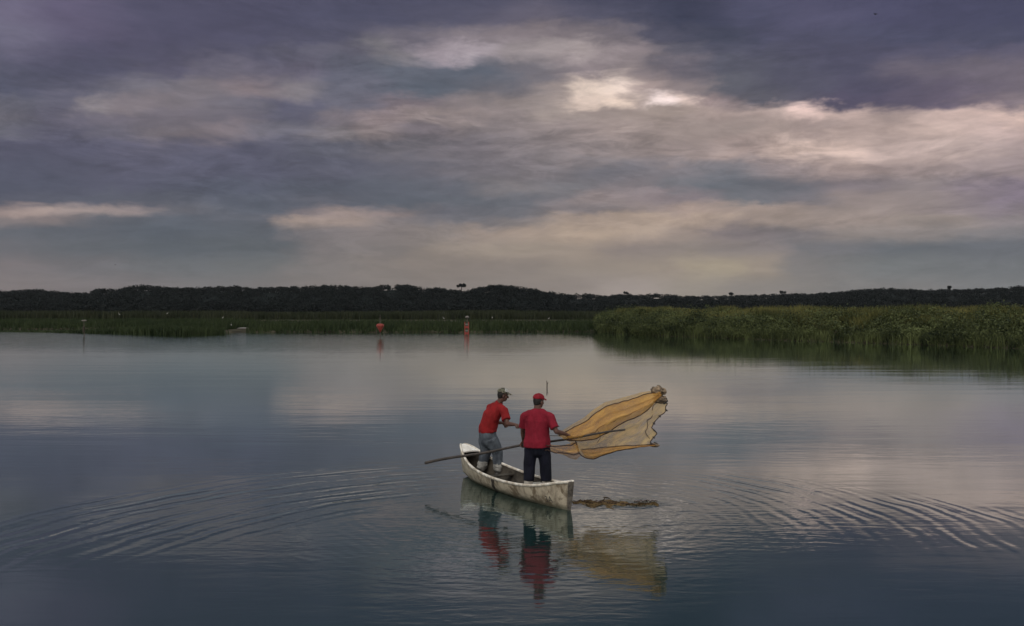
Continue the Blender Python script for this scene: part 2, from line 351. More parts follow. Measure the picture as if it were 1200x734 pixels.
def leafmat(name, c1, c2, scale, trans=.25, con=1.6):
    m = bpy.data.materials.new(name); m.use_nodes = True
    t = NT(m.node_tree); p = m.node_tree.nodes['Principled BSDF']
    p.inputs['Roughness'].default_value = .7; p.inputs['Specular IOR Level'].default_value = .15
    P = t.node('ShaderNodeNewGeometry')
    n = t.noise(P.outputs['Position'], scale, 4, .6)
    rnd = t.m('MULTIPLY_ADD', P.outputs['Random Per Island'], .5, t.m('MULTIPLY_ADD', n, con, -con*.5+.25), clamp=True)
    t.put(p.inputs['Base Color'], t.mix(rnd, c1, c2))
    tr = t.node('ShaderNodeBsdfTranslucent'); t.put(tr.inputs[0], t.mix(rnd, c1, c2))
    mx = t.node('ShaderNodeMixShader'); mx.inputs[0].default_value = trans
    t.l.new(p.outputs[0], mx.inputs[1]); t.l.new(tr.outputs[0], mx.inputs[2])
    t.l.new(mx.outputs[0], m.node_tree.nodes['Material Output'].inputs[0])
    return m
grass_light = leafmat('yellow-green reed grass', (.030,.040,.014), (.185,.175,.060), .22, .25, 3.2)  # yellow-green is the grass's own colour, varied by noise
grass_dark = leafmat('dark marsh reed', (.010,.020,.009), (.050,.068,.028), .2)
thick_mat = leafmat('bank thicket leaves', (.007,.013,.006), (.105,.125,.047), .35, .2, 3.0)
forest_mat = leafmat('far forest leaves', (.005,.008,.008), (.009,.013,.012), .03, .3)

def blades(base, hgt, width, lean=.35):
    """one bent two-segment blade per base point"""
    n = len(base); a = rng.uniform(0, 2*PI, n); l = rng.uniform(.1, 1, n)*lean
    side = np.stack([np.cos(a), np.sin(a), np.zeros(n)], 1); b2 = rng.uniform(0, 2*PI, n)
    ln = np.stack([np.cos(b2), np.sin(b2), np.zeros(n)], 1)*(l*hgt)[:, None]
    up = np.zeros((n, 3)); up[:, 2] = hgt; w = (width/2)[:, None]
    V = np.stack([base-side*w, base+side*w, base+up*.55+ln*.3+side*w*.8, base+up*.55+ln*.3-side*w*.8, base+up*.97+ln+side*w*.15, base+up*.97+ln-side*w*.15], 1)
    i = np.arange(n)[:, None]*6
    Fc = np.concatenate([i+np.array([[0,1,2,3]]), i+np.array([[3,2,4,5]])], 0)
    return V.reshape(-1, 3), Fc
def leaves(cent, size, mid=None, jit=.55):
    n = len(cent); u = rng.normal(size=(n, 3)); v = rng.normal(size=(n, 3))
    if mid is not None:                  # face roughly away from the middle of the clump
        w = cent-mid; w /= np.linalg.norm(w, axis=1)[:, None]+1e-6; w = w+rng.normal(size=(n, 3))*jit; w /= np.linalg.norm(w, axis=1)[:, None]
        u -= w*(u*w).sum(1)[:, None]; v = np.cross(w, u)
    u /= np.linalg.norm(u, axis=1)[:, None]
    v -= u*(u*v).sum(1)[:, None]; v /= np.linalg.norm(v, axis=1)[:, None]
    s = size[:, None]
    V = np.stack([cent-u*s, cent-v*s*.45, cent+u*s, cent+v*s*.45], 1).reshape(-1, 3)
    return V, np.arange(n*4).reshape(-1, 4)
def shell(n, c, r):                       # points in the outer part of an ellipsoid
    d = rng.normal(size=(n, 3)); d /= np.linalg.norm(d, axis=1)[:, None]
    return c+d*r*(rng.uniform(.45, 1.05, n)**.5)[:, None]
def merge(parts):
    V, Fc, o = [], [], 0
    for a, b in parts: V.append(a); Fc.append(b+o); o += len(a)
    return np.concatenate(V), np.concatenate(Fc)
def along(front, n, dmin, dmax, power=1):
    """n random points behind a shore line"""
    cols = np.array([tuple(q) for q in resample([(a, b, 0) for a, b in front], 400)])
    k = rng.integers(0, 400, n); d = dmin+(dmax-dmin)*rng.uniform(0, 1, n)**power
    c = cols[k]; j = rng.normal(0, .25, n)
    return np.stack([c[:, 0]*(1+d/c[:, 1])+j, c[:, 1]+d, np.zeros(n)], 1), d, k/400
def field(p, s, seed=0):
    return np.array([mnoise.noise(Vector((a*s+seed, b*s, seed*1.7))) for a, b in p[:, :2]])
def prof_z(d, prof): return np.interp(d, [a for a, b in prof], [b for a, b in prof])

# right bank: tall grass above, dark thicket at the water
BZ = [(0,.03),(.7,.3),(3,.55),(7,1.1),(13,1.75),(30,1.9)]
base, d, k = along(rp, 90000, 3.0, 26, 1.0)
ok = (field(base, .22, 21)+.4*field(base, .7, 5)+np.clip((d-7)/5, -.9, 1)) > .02
base, d, k = base[ok], d[ok], k[ok]
base[:, 2] = prof_z(d, BZ)-.1
f = field(base, .16, 3)+.6*field(base, .5, 9)
tip = np.clip((k*9), .45, 1)             # lower where the bank runs out into the lagoon
h = (1.75+.75*f+rng.uniform(-.35, .35, len(d)))*np.clip(.55+d/9, .5, 1)*tip
me = npmesh('reed_grass', *blades(base, h, rng.uniform(.06, .15, len(d)), .4), 4)
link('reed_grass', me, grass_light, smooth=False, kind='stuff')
parts = []
cents, d, k = along(rp, 820, .3, 11.5, .9)
for c, dd, kk in zip(cents, d, k):
    r = (.6+1.3*rng.uniform()**1.8)*min(1, .5+kk*8); c = c.copy(); c[2] = np.interp(dd, [a for a, b in BZ], [b for a, b in BZ])+r*.55
    parts.append(leaves(shell(270, c, np.array([r*1.5, r*1.2, r])), rng.uniform(.07, .17, 270), c))
# skirts of reed hanging over the water
b2, d2, _ = along(rp, 9000, -.2, 1.4)
b2[:, 2] = prof_z(d2, BZ)-.1
parts.append(blades(b2, rng.uniform(.5, 1.3, len(d2)), rng.uniform(.05, .12, len(d2)), .7))
link('bank_thicket', npmesh('bank_thicket', *merge(parts), 4), thick_mat, smooth=False, kind='stuff')

# left and middle marsh: low reeds at the water, taller reed beds behind
LZ = [(0,.02),(.6,.22),(4,.4),(20,.5),(70,.6)]
base, d, k = along(lp, 64000, -.2, 42, 1.5)
base[:, 2] = prof_z(np.maximum(d, 0), LZ)-.1
f = field(base, .07, 5)+.6*field(base, .3, 2)
skx = (284-600)/F*140
ok = ~((np.abs(base[:, 0]-skx) < 1.5) & (base[:, 1] < 142.5)); base, d, f = base[ok], d[ok], f[ok]
h = (1.25+.45*f+rng.uniform(-.3, .3, len(d)))*np.clip(.6+d/6, .55, 1)
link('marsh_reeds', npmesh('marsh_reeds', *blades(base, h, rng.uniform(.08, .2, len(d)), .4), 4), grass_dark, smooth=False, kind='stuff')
far_front = [(x*295/y, 295) for x, y in [(-320*.62/1, 295*1)]]
ff = [((px-600)/F*295, 295) for px in (-900, -260, 0, 300, 600, 760)]
base, d, k = along(ff, 40000, 0, 30, 1)
f = field(base, .03, 8)+.5*field(base, .12, 4)
base[:, 2] = .4
h = 3.0+.7*f+rng.uniform(-.4, .4, len(d))
link('distant_reeds', npmesh('distant_reeds', *blades(base, h, rng.uniform(.2, .45, len(d)), .3), 4), leafmat('pale distant reed', (.016,.024,.012), (.046,.052,.028), .1), smooth=False, kind='stuff')
# low reed spit running out to the left
sp = [(-60,389),(40,389.5),(150,391.5),(215,393.4),(262,392)]
spw = [wl(*q) for q in sp]
base, d, k = along(spw, 9000, -.3, 4.5)
base[:, 2] = -.05
h = np.interp(k, [0, .35, .62, .8, 1], [.15, .3, .9, 1.35, 1.0])*rng.uniform(.6, 1.2, len(d))
link('reed_spit', npmesh('reed_spit', *blades(base, h, rng.uniform(.07, .16, len(d)), .6), 4), grass_dark, smooth=False, kind='stuff')

# ------------------------------------------------------------------ wooded hills
SKY = [(-1000,346),(-700,339),(-300,341),(0,340),(43,337.5),(83,341.7),(103,341.7),(114,337.5),(140,337),(163,332.5),(200,335),(233,336),(277,334),(293,336),(333,335),(353,334),(400,333),(427,335.7),(457,332),(480,333),(500,336.7),(513,336),(540,339),(551,339),(563,335),(573,332.3),(597,333),(633,338.5),(667,344),(690,343.5),(707,346),(733,343.5),(753,345),(767,343),(800,346),(857,345.5),(917,343.5),(947,343),(1000,339.5),(1033,336.5),(1067,338),(1083,339),(1117,337.5),(1137,338),(1167,336.3),(1200,334.3),(1300,330),(1500,332),(1800,340),(2200,347)]
DR = [(-300,950),(480,900),(520,880),(560,760),(650,800),(700,1150),(900,1200),(1050,1050),(1250,950),(1500,950)]
HB = 610.0
CROWN = 7.0
def hill(px, q):
    """ground point of the hillside, q=0 foot, q=1 ridge"""
    Dr = ipol(DR, px); zr = H+(HZ-ipol(SKY, px))/F*Dr-CROWN*.95
    D = HB+(Dr-HB)*q; z = 1+(max(zr, 1)-1)*(q**.8)
    return ((px-600)/F*D, D, z)
mb = MB(); rows = []
for q in (0, .15, .3, .5, .7, .85, 1, 1.2, 1.6):
    rr = []
    for px in range(-1000, 2201, 20):
        x, y, z = hill(px, min(q, 1))
        if q > 1: y += (q-1)*900; x *= 1+(q-1)*900/y; z *= (1-(q-1)*.9)
        rr.append((x, y, z))
    rows.append(rr)
mb.loft(rows, caps=False, closed=False)
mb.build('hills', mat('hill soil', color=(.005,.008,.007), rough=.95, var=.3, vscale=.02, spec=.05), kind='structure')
parts = []
for i in range(6200):
    px = rng.uniform(-230, 1430) if i < 3700 else (rng.uniform(-985, -200) if i % 2 else rng.uniform(1400, 2185)); q = 1-rng.uniform(0, 1)**1.5 if i % 3 else rng.uniform(.93, 1.0)
    if i % 5 == 0: q = rng.uniform(0, .25)
    x, y, z = hill(px, q); r = rng.uniform(3.2, 6.4) if q < .9 else rng.uniform(2.6, 5.4)
    h = CROWN*rng.uniform(.55, .95)
    c = np.array([x, y, z+h*.55])
    n = 85
    parts.append(leaves(shell(n, c, np.array([r, r, h*.5])), rng.uniform(.5, 1.1, n), c, .4))
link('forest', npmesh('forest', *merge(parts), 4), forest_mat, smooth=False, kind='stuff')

bark = mat('dark bark', color=(.035,.028,.022), rough=.9, var=.3, vscale=2)
def far_tree(px, ytop, ybase, crown_w, label, lean=0, flat=.35):
    D = ipol(DR, px)*.995; s = D/F
    b = at(px, ybase+3, D); t_ = at(px+lean, ytop, D); hh = t_.z-b.z
    root = empty('emergent_tree', b, label=label, cat='tree', group='trees standing above the forest skyline')
    top = Vector((t_.x-b.x, 0, hh)); m1 = MB()
    m1.tube([(0,0,0), top*.4+Vector((.3,0,0)), top*.85], [.45, .35, .2], 8)
    for k in range(6):
        a = k*PI/3+.4; p0 = top*(.55+.05*k)
        m1.tube([p0, p0+Vector((math.cos(a)*crown_w*s*.3, math.sin(a)*crown_w*s*.3, hh*.16))], [.16, .06], 6)
    m1.build('trunk', bark, root)
    parts = []
    for k in range(9):
        c = np.array(top)+rng.normal(0, 1, 3)*np.array([crown_w*s*.3, crown_w*s*.2, hh*.06])-np.array([0, 0, hh*flat*.4])
        parts.append(leaves(shell(80, c, np.array([crown_w*s*.24, crown_w*s*.22, hh*flat*.30])), rng.uniform(.35, .8, 80)))
    link('crown', npmesh('crown', *merge(parts), 4), forest_mat, root, False)
far_tree(540, 332.5, 340, 8, 'tall lone tree with a flat crown above the forest left of the round hill', 1, .55)
far_tree(734, 342.3, 346, 5.5, 'small emergent tree on the low skyline just above the left end of the reed bank', 0, .5)
far_tree(857, 342.6, 346.5, 5, 'small spiky tree poking above the middle of the low right skyline', 0, .6)
far_tree(917, 340.5, 345, 6, 'rounded emergent tree on the skyline where the right hill begins to rise', -1, .6)
far_tree(1113, 335, 339.5, 5, 'slim tree rising from the ridge of the right hill', 0, .6)

# ================================================================== CANOE
BOW, STERN = Vector((.90, 13.97, 0)), Vector((-.93, 16.97, 0))
AX = (STERN-BOW); LEN = AX.length; AX.normalize(); NR = Vector((AX.y, -AX.x, 0))   # NR: towards the right side of the picture
GW = [(0,.465),(.04,.43),(.10,.365),(.17,.315),(.28,.275),(.42,.26),(.55,.265),(.68,.295),(.78,.345),(.87,.43),(.94,.53),(1,.605)]
def smooth_tab(tab, t):
    return sum(ipol(tab, min(1, max(0, t+o))) for o in (-.04,-.02,0,.02,.04))/5
def gun(t): return smooth_tab(GW, t)
def beam(t): return .048+.325*(max(0, 1-abs(2*t-1)**2.5))**.85
def keel(t): return -.10+.16*max(0, t-.86)/.14-.0*t
def hull_pt(t, s, side, inner=0.0):
    """s 0 at the gunwale .. 1 at the keel; side -1 left, +1 right"""
    g, b, k = gun(t), beam(t)-inner, keel(t)+inner
    z = g+(k-g)*s
    wdt = b*(1-.16*s-.84*s**3.2)
    rake = (.03*(max(0, t-.8)/.2)**2*(z/.6) - .05*(max(0, .12-t)/.12)**2*(z/.45))
    return BOW+AX*(t*LEN+rake*1.0)+NR*(side*wdt)+Vector((0, 0, z))
boat = empty('canoe', (BOW+STERN)/2, label='weathered white wooden canoe with upturned ends carrying two fishermen', cat='canoe')
B0 = Vector(boat.location)
def hull_mat():
    def b(t, p, tc):
        P = t.node('ShaderNodeNewGeometry').outputs['Position']; z = t.xyz(P)[2]
        st = t.noise(t.v('MULTIPLY', tc, (9, 9, 2.5)), 1, 6, .7)
        bl = t.noise(tc, 5, 5, .65, .4); fine = t.noise(tc, 45, 4, .7)
        c = t.mix(t.mr(st, .42, .66), (.37,.325,.245), (.17,.14,.10))
        c = t.mix(t.mr(bl, .50, .64), c, (.13,.10,.065))
        c = t.mix(t.mr(fine, .60, .72), c, (.10,.08,.055))
        grime = t.mr(t.m('ADD', z, t.m('MULTIPLY_ADD', bl, .12, -.06)), .10, .02)
        c = t.mix(t.m('MULTIPLY', grime, .75), c, (.07,.07,.045))
        t.put(p.inputs['Base Color'], c)
        bp = t.node('ShaderNodeBump'); bp.inputs['Distance'].default_value = .006; t.put(bp.inputs['Height'], t.noise(t.v('MULTIPLY', tc, (6, 6, 14)), 2, 5, .6))
        t.put(p.inputs['Normal'], bp.outputs[0])
    return mat('weathered boat paint', b, rough=.6, spec=.3)
HULL = hull_mat()
trim_mat = mat('worn white rail', color=(.72,.69,.62), color2=(.36,.31,.24), rough=.55, vscale=9)
inner_mat = mat('dirty hull inside', color=(.075,.066,.052), color2=(.018,.015,.012), rough=.75, vscale=5, bump=.004)
floor_mat = mat('wet dark boards', color=(.045,.036,.028), color2=(.015,.012,.010), rough=.4, vscale=6, bump=.006, bscale=20)
deck_mat = mat('white deck paint', color=(.84,.83,.80), color2=(.58,.55,.50), rough=.5, vscale=7)
dark_mat = mat('tarred wood', color=(.05,.038,.028), color2=(.02,.015,.012), rough=.7, vscale=10)
NTt, NS = 70, 14
ts = [i/NTt for i in range(NTt+1)]
def ring(t, inner=0):
    return [hull_pt(t, j/NS, -1, inner)-B0 for j in range(NS+1)]+[hull_pt(t, j/NS, 1, inner)-B0 for j in range(NS-1, -1, -1)]
mb = MB(); mb.loft([ring(t) for t in ts], caps=False, closed=False)
n = 2*NS+1
mb.f.append(tuple(range(n))); mb.f.append(tuple(NTt*n+i for i in range(n-1, -1, -1)))
mb.build('hull', HULL, boat)
mb = MB(); mb.loft([[p for p in ring(t, .018)] for t in ts[1:-1]], caps=False, closed=False)
mb.build('inner_hull', inner_mat, boat)
for sd_ in (-1, 1):
    mb = MB(); rings = []
    for t in ts:
        p = hull_pt(t, 0, sd_)-B0; o = NR*sd_
        rings.append([p+o*.010+Vector((0,0,-.022)), p+o*.014+Vector((0,0,.012)), p+o*.004+Vector((0,0,.020)), p-o*.026+Vector((0,0,.016)), p-o*.028+Vector((0,0,-.016))])
    mb.loft(rings); mb.build('gunwale', trim_mat, boat)
# floor boards
def inner_half(t, z):
    g, b, k = gun(t), beam(t)-.02, keel(t)+.02; s = min(1, max(0, (g-z)/(g-k)))
    return b*(1-.16*s-.84*s**3.2)
mb = MB(); rows = []
for i in range(41):
    t = .04+.90*i/40; z = .05+.12*max(0, t-.8)/.2; w = max(.01, inner_half(t, z)-.004)
    c = BOW+AX*(t*LEN)-B0
    rows.append([c+NR*(w*q)+Vector((0,0,z)) for q in (-1,-.5,0,.5,1)])
mb.loft(rows, caps=False, closed=False); mb.build('floor_boards', floor_mat, boat)
def plank(name, t0, t1, drop, th, m, inset=.02):
    mb = MB(); rings = []
    for t in (t0, (t0+t1)/2, t1):
        z = gun(t)-drop; w = inner_half(t, z)-.003; c = BOW+AX*(t*LEN)-B0
        rings.append([c-NR*w+Vector((0,0,z)), c+NR*w+Vector((0,0,z)), c+NR*w+Vector((0,0,z-th)), c-NR*w+Vector((0,0,z-th))])
    mb.loft(rings); return mb.build(name, m, boat, smooth=False)
plank('thwart', .335, .385, .07, .025, trim_mat)
plank('thwart', .925-.30, .655, .09, .025, inner_mat)
# stern and bow decks
def deck(t0, t1, drop=.004):
    mb = MB(); rows = []
    for i in range(9):
        t = t0+(t1-t0)*i/8; p, q = hull_pt(t, 0, -1)-B0, hull_pt(t, 0, 1)-B0
        c = (p+q)/2; rows.append([p.lerp(c, .06)+Vector((0,0,.004)), c+Vector((0,0,.018)), q.lerp(c, .06)+Vector((0,0,.004)), q.lerp(c, .06)-Vector((0,0,.016)), c-Vector((0,0,.006)), p.lerp(c, .06)-Vector((0,0,.016))])
    mb.loft(rows); mb.build('deck', deck_mat, boat, smooth=False)
deck(.915, .995); deck(.004, .05)
# dark stem post at the near end
mb = MB(); rows = []
for j in range(12):
    s = j/11*.95; p, q = hull_pt(0, s, -1)-B0, hull_pt(0, s, 1)-B0
    c = (p+q)/2; w = (q-p).length/2+.003
    rows.append([c-NR*w-AX*.012, c+NR*w-AX*.012, c+NR*w+AX*.035, c-NR*w+AX*.035])
mb.loft(rows); mb.build('stem_post', mat('worn stem timber', color=(.13,.115,.095), color2=(.03,.026,.022), rough=.75, vscale=12, bump=.004), boat, smooth=False)
# tarred repair strap across the left side
def hull_n(t, s, side):
    a = hull_pt(min(1, t+.01), s, side)-hull_pt(max(0, t-.01), s, side); b = hull_pt(t, s+.02, side)-hull_pt(t, s-.02, side)
    n = a.cross(b).normalized()
    return n if n.dot(NR*side) > 0 else -n
mb = MB(); rows = []
for j in range(10):
    s = .06+.9*j/9; w = .014+.004*math.sin(j*2.1)
    rows.append([hull_pt(.50+j*.004+o*w, s, -1)+hull_n(.5, s, -1)*.005-B0 for o in (-1, 0, 1)])
mb.loft(rows, caps=False, closed=False); mb.build('repair_strap', dark_mat, boat, label='dark tarred strap down the side of the hull')
# painted number near the bow
cu = bpy.data.curves.new('number', 'FONT'); cu.body = '3A'; cu.size = .15; cu.resolution_u = 3
to = bpy.data.objects.new('number', cu); C.objects.link(to)
me = bpy.data.meshes.new_from_object(to.evaluated_get(bpy.context.evaluated_depsgraph_get())); bpy.data.objects.remove(to)
bm = bmesh.new(); bm.from_mesh(me); bmesh.ops.triangulate(bm, faces=bm.faces); bmesh.ops.subdivide_edges(bm, edges=bm.edges, cuts=1); bm.to_mesh(me); bm.free()
for v in me.vertices:
    t = .115-v.co.x*.8/LEN; g = gun(t); s = .62-v.co.y/(g+.10)
    v.co = hull_pt(t, s, -1)+hull_n(t, s, -1)*.005-B0
link('painted_number', me, mat('faded black paint', color=(.03,.027,.024), color2=(.09,.08,.065), rough=.7, vscale=25), boat, False, label='faded dark hand-painted number near the bow')

# ================================================================== PUNT POLE
PA, PB = at(499, 542.6, 16.0), at(732, 504, 14.62)
pdir = (PB-PA).normalized()
pole = empty('punt_pole', PA, label='long dark wooden pole held across the canoe by the man in the red cap', cat='pole')
mb = MB(); N_ = 14
mb.tube([(PB-PA)*(i/N_)+Vector((0,0,.012*math.sin(i*1.1)+.02*math.sin(PI*i/N_))) for i in range(N_+1)], [.026-.010*i/N_ for i in range(N_+1)], 10)
mb.build('shaft', mat('dark wet pole', color=(.05,.04,.034), color2=(.022,.018,.016), rough=.5, vscale=14), pole)
def on_pole(px):
    lo, hi = 0.0, 1.0
    for _ in range(40):
        m_ = (lo+hi)/2; p = PA.lerp(PB, m_)
        if 600+F*p.x/p.y < px: lo = m_
        else: hi = m_
    return PA.lerp(PB, lo)+Vector((0,0,.02*math.sin(PI*lo)))

# ================================================================== PEOPLE
skin_mat = mat('brown skin', color=(.095,.046,.032), color2=(.065,.030,.022), rough=.55, vscale=12, spec=.35)
hair_mat = mat('black hair', color=(.012,.010,.009), rough=.6, vscale=40, bump=.003, bscale=120)
def cloth(name, c, c2, r=.85, sc_=7):
    return mat(name, color=c, color2=c2, rough=r, vscale=sc_, bump=.022, bscale=9, spec=.15, stretch=(1,1,.55))
def ik(S, W, l1, l2, hint):
    S, W, hint = Vector(S), Vector(W), Vector(hint); d = W-S; L = min(d.length, (l1+l2)*.995); dn = d.normalized()
    a = (l1*l1-l2*l2+L*L)/(2*L); h = math.sqrt(max(0, l1*l1-a*a))
    hp = (hint-dn*hint.dot(dn)).normalized()
    return S+dn*a+hp*h, S+dn*L
def hand(mb, W, G, a, rp, flip=1):
    """palm, four fingers and a thumb closed round a bar through G along a"""
    G, W, a = Vector(G), Vector(W), Vector(a).normalized()
    d = G-W; d -= a*d.dot(a); d.normalize(); nn = a.cross(d)*flip
    mb.tube([W, W.lerp(G-d*.02, .5), G-d*(rp+.014)+nn*.006], [(.026,.02), (.040,.019), (.043,.016)], 10, u=a)
    R = rp+.010
    for i, (ln, r) in enumerate(((.85,.0095),(1.0,.010),(.95,.0095),(.8,.0085))):
        off = (i-1.5)*.0215
        pts = [G+a*off+(d*math.cos(th)+nn*math.sin(th))*R for th in [math.radians(165-q*ln*215/6) for q in range(7)]]
        mb.tube([G+a*off*.9-d*(rp+.03)]+pts, [r]*5+[r*.95,r*.9,r*.8], 8)
    pts = [G+a*(-.045*flip+.012*flip*q)+(d*math.cos(th)+nn*math.sin(th))*(R+.004) for q, th in enumerate([math.radians(200+q*32) for q in range(5)])]
    mb.tube([W.lerp(G, .45)-a*.03*flip]+pts, [.013,.012,.0115,.011,.010,.009], 8)
def arm(body, S, G, a, rp, hint, l1=.29, l2=.25, flip=1):
    W0 = Vector(G)-(Vector(G)-Vector(S)).normalized()*.085
    E, W = ik(S, W0, l1, l2, hint)
    body.tube([S, S.lerp(E, .35), S.lerp(E, .8), E], [.058,.054,.044,.041], 12)
    body.tube([E, E.lerp(W, .3), E.lerp(W, .75), W], [.041,.043,.032,.026], 12)
    hand(body, W, G, a, rp, flip)
    return E, W
def head_axes(yaw, pitch, roll=0):
    M = Matrix.Rotation(yaw, 3, 'Z') @ Matrix.Rotation(roll, 3, 'Y') @ Matrix.Rotation(pitch, 3, 'X')
    return M
def add_head(body, c, M):
    """faces local +Y of M"""
    q = lambda x, y, z: Vector(c)+M @ Vector((x, y, z)); ax = (M.col[0].copy(), M.col[1].copy(), M.col[2].copy())
    body.ball(q(0,-.008,.025), (.077,.096,.095), axes=ax)
    body.ball(q(0,.022,-.045), (.060,.066,.072), axes=ax)
    body.ball(q(0,.058,-.088), (.030,.026,.022), axes=ax)      # chin
    body.tube([q(0,.088,.016), q(0,.104,-.012), q(0,.112,-.030)], [.010,.013,.015], 8)   # nose
    body.ball(q(0,.084,-.060), (.027,.013,.008), axes=ax)      # lips
    body.ball(q(0,.086,-.071), (.022,.012,.007), axes=ax)
    for s in (-1, 1):
        body.ball(q(s*.032,.080,.028), (.022,.010,.007), axes=ax)  # brow
        body.ball(q(s*.079,-.008,-.018), (.010,.020,.032), axes=ax) # ear
        body.ball(q(s*.045,.055,-.028), (.022,.022,.018), axes=ax)  # cheek
def head_extras(root, c, M, capmats, visor_len=.07, mesh_patch=None):
    q = lambda x, y, z: Vector(c)+M @ Vector((x, y, z)); ax = (M.col[0].copy(), M.col[1].copy(), M.col[2].copy())
    for s in (-1, 1):
        mb = MB(); mb.ball(q(s*.032,.079,.008), (.012,.010,.009), 10, 7, axes=ax); mb.build('eye', eye_mat, root)
    mb = MB(); mb.ball(q(0,-.020,.012), (.0815,.090,.088), axes=ax); mb.ball(q(0,-.045,-.035), (.062,.052,.05), axes=ax)
    mb.skin('hair', hair_mat, root, .01, 3)
    cap = MB(); rings = []
    for i in range(9):                       # crown of the cap
        th = PI/2*i/8.4; rr = math.cos(th)
        rings.append([q((.090*rr)*math.cos(2*PI*k/24), (.110*rr)*math.sin(2*PI*k/24)-.008, .052+.084*math.sin(th)**.9) for k in range(24)])
    rings.insert(0, [q(.086*math.cos(2*PI*k/24), .106*math.sin(2*PI*k/24)-.008, .040) for k in range(24)])
    cap.loft(rings)
    co_ = cap.build('cap', capmats[0], root)
    v = MB(); rows = []
    for i in range(5):
        f_ = i/4
        row = []
        for k in range(11):
            a = PI*(.14+.72*k/10); row.append(q(math.cos(a)*(.088+.004*f_), math.sin(a)*(.106+visor_len*f_)-.008, .058-.018*f_*f_-.016*abs(math.cos(a))**2))
        rows.append(row)
    v.loft(rows, caps=False, closed=False)
    o = len(v.v); vs = [Vector(p)-M @ Vector((0,0,.006)) for p in v.v]; fs = [tuple(reversed(f)) for f in v.f]; v.add(vs, fs)
    v.build('visor', capmats[1], co_)
    b_ = MB(); b_.ball(q(0,-.008,.137), (.008,.008,.005), 10, 6, axes=ax); b_.build('button', capmats[1], co_)
    if mesh_patch:
        m_ = MB(); rows = []
        for i in range(5):
            th = PI/2*(.12+.6*i/4)/1.0; rr = math.cos(th)
            rows.append([q((.093*rr)*math.cos(a), (.113*rr)*math.sin(a)-.008, .053+.086*math.sin(th)**.9) for a in [PI*(.02+.32*k/6)*1.0+.0 for k in range(7)]])
        m_.loft(rows, caps=False, closed=False); m_.build('front_panel', mesh_patch, co_)
eye_mat = mat('eye white', color=(.5,.47,.43), rough=.3, var=.1)

# ---------------- man in the red cap, back to the viewer
P1 = Vector((.425, 14.95, .052)); Y1 = math.radians(-8)
man1 = empty('person', P1, Y1, label='man in red T-shirt, red cap and dark trousers holding the pole, seen from behind', cat='person')
I1 = (Matrix.Translation(P1) @ Matrix.Rotation(Y1, 4, 'Z')).inverted(); R1 = I1.to_3x3()
body = MB()
hipL, hipR = Vector((-.10,0,.86)), Vector((.10,0,.86))
knL, knR = Vector((-.135,.035,.47)), Vector((.135,.05,.47)); anL, anR = Vector((-.155,0,.09)), Vector((.155,.03,.09))
for hp, kn, an in ((hipL,knL,anL),(hipR,knR,anR)):
    body.tube([hp, hp.lerp(kn,.4), kn, kn.lerp(an,.35), an], [.095,.085,.06,.062,.04], 14)
    body.tube([an+Vector((0,-.05,-.045)), an+Vector((0,.05,-.045)), an+Vector((0,.15,-.06))], [.04,.042,.03], 10)
body.tube([(0,0,.84),(0,.0,.95),(0,.01,1.08),(0,.01,1.22),(0,0,1.34)], [(.165,.11),(.17,.12),(.165,.12),(.185,.12),(.16,.09)], 20, u=(1,0,0))
shL, shR = Vector((-.205,-.005,1.315)), Vector((.205,-.005,1.315))
body.tube([shL,(0,0,1.38),shR], [.06,.075,.06], 12)
body.tube([(0,-.005,1.36),(.004,.012,1.50)], [.064,.058], 12)
HC1 = Vector((.022,.035,1.562)); HM1 = head_axes(math.radians(-38), math.radians(-6))
add_head(body, HC1, HM1)
gR, gL = I1 @ on_pole(668.5), I1 @ on_pole(613); aP = R1 @ pdir
ER, WR = arm(body, shR, gR, aP, .018, (.45,-.5,-1))
EL, WL = arm(body, shL, gL, aP, .02, (-1,-.4,-.7), flip=1)
body.skin('body', skin_mat, man1, .0075, 3)
head_extras(man1, HC1, HM1, (cloth('red cap cloth', (.22,.014,.024), (.14,.010,.016)),)*2)
red1 = cloth('crimson T-shirt cotton', (.185,.011,.024), (.125,.008,.017))
s_ = MB()
s_.tube([(0,0,.80),(0,-.004,.90),(0,.0,1.0),(0,.0,1.12),(0,.0,1.24),(0,0,1.325),(0,0,1.41)], [(.232,.178),(.228,.176),(.210,.160),(.205,.147),(.21,.142),(.18,.118),(.10,.09)], 24, u=(1,0,0), ends=False)
s_.tube([shL,(0,0,1.385),shR], [.075,.088,.075], 14)
s_.tube([(0,-.004,1.39),(0,0,1.425)], [.078,.070], 14, ends=False)
for S, E in ((shL,EL),(shR,ER)):
    dd = (E-S); s_.tube([S, S+dd*.4, S+dd*.78], [.082,.080,.082], 14, ends=False)
s_.skin('shirt', red1, man1, .010, 3, folds=.013, fscale=(11,8,4.5), seed=1.3)
t1 = cloth('navy trousers cloth', (.009,.010,.019), (.005,.006,.011))
s_ = MB()
s_.tube([(0,0,.74),(0,-.008,.82),(0,0,.92)], [(.185,.13),(.198,.142),(.19,.136)], 22, u=(1,0,0))
for hp, kn, an in ((hipL,knL,anL),(hipR,knR,anR)):
    s_.tube([hp+Vector((0,0,-.02)), hp.lerp(kn,.45), kn, kn.lerp(an,.66)], [.118,.112,.098,.092], 16, ends=False)
s_.skin('trousers', t1, man1, .012, 3, folds=.010, fscale=(8,8,5), seed=4)
bootm = mat('pale rubber boots', color=(.50,.48,.43), color2=(.30,.28,.24), rough=.5, vscale=10)
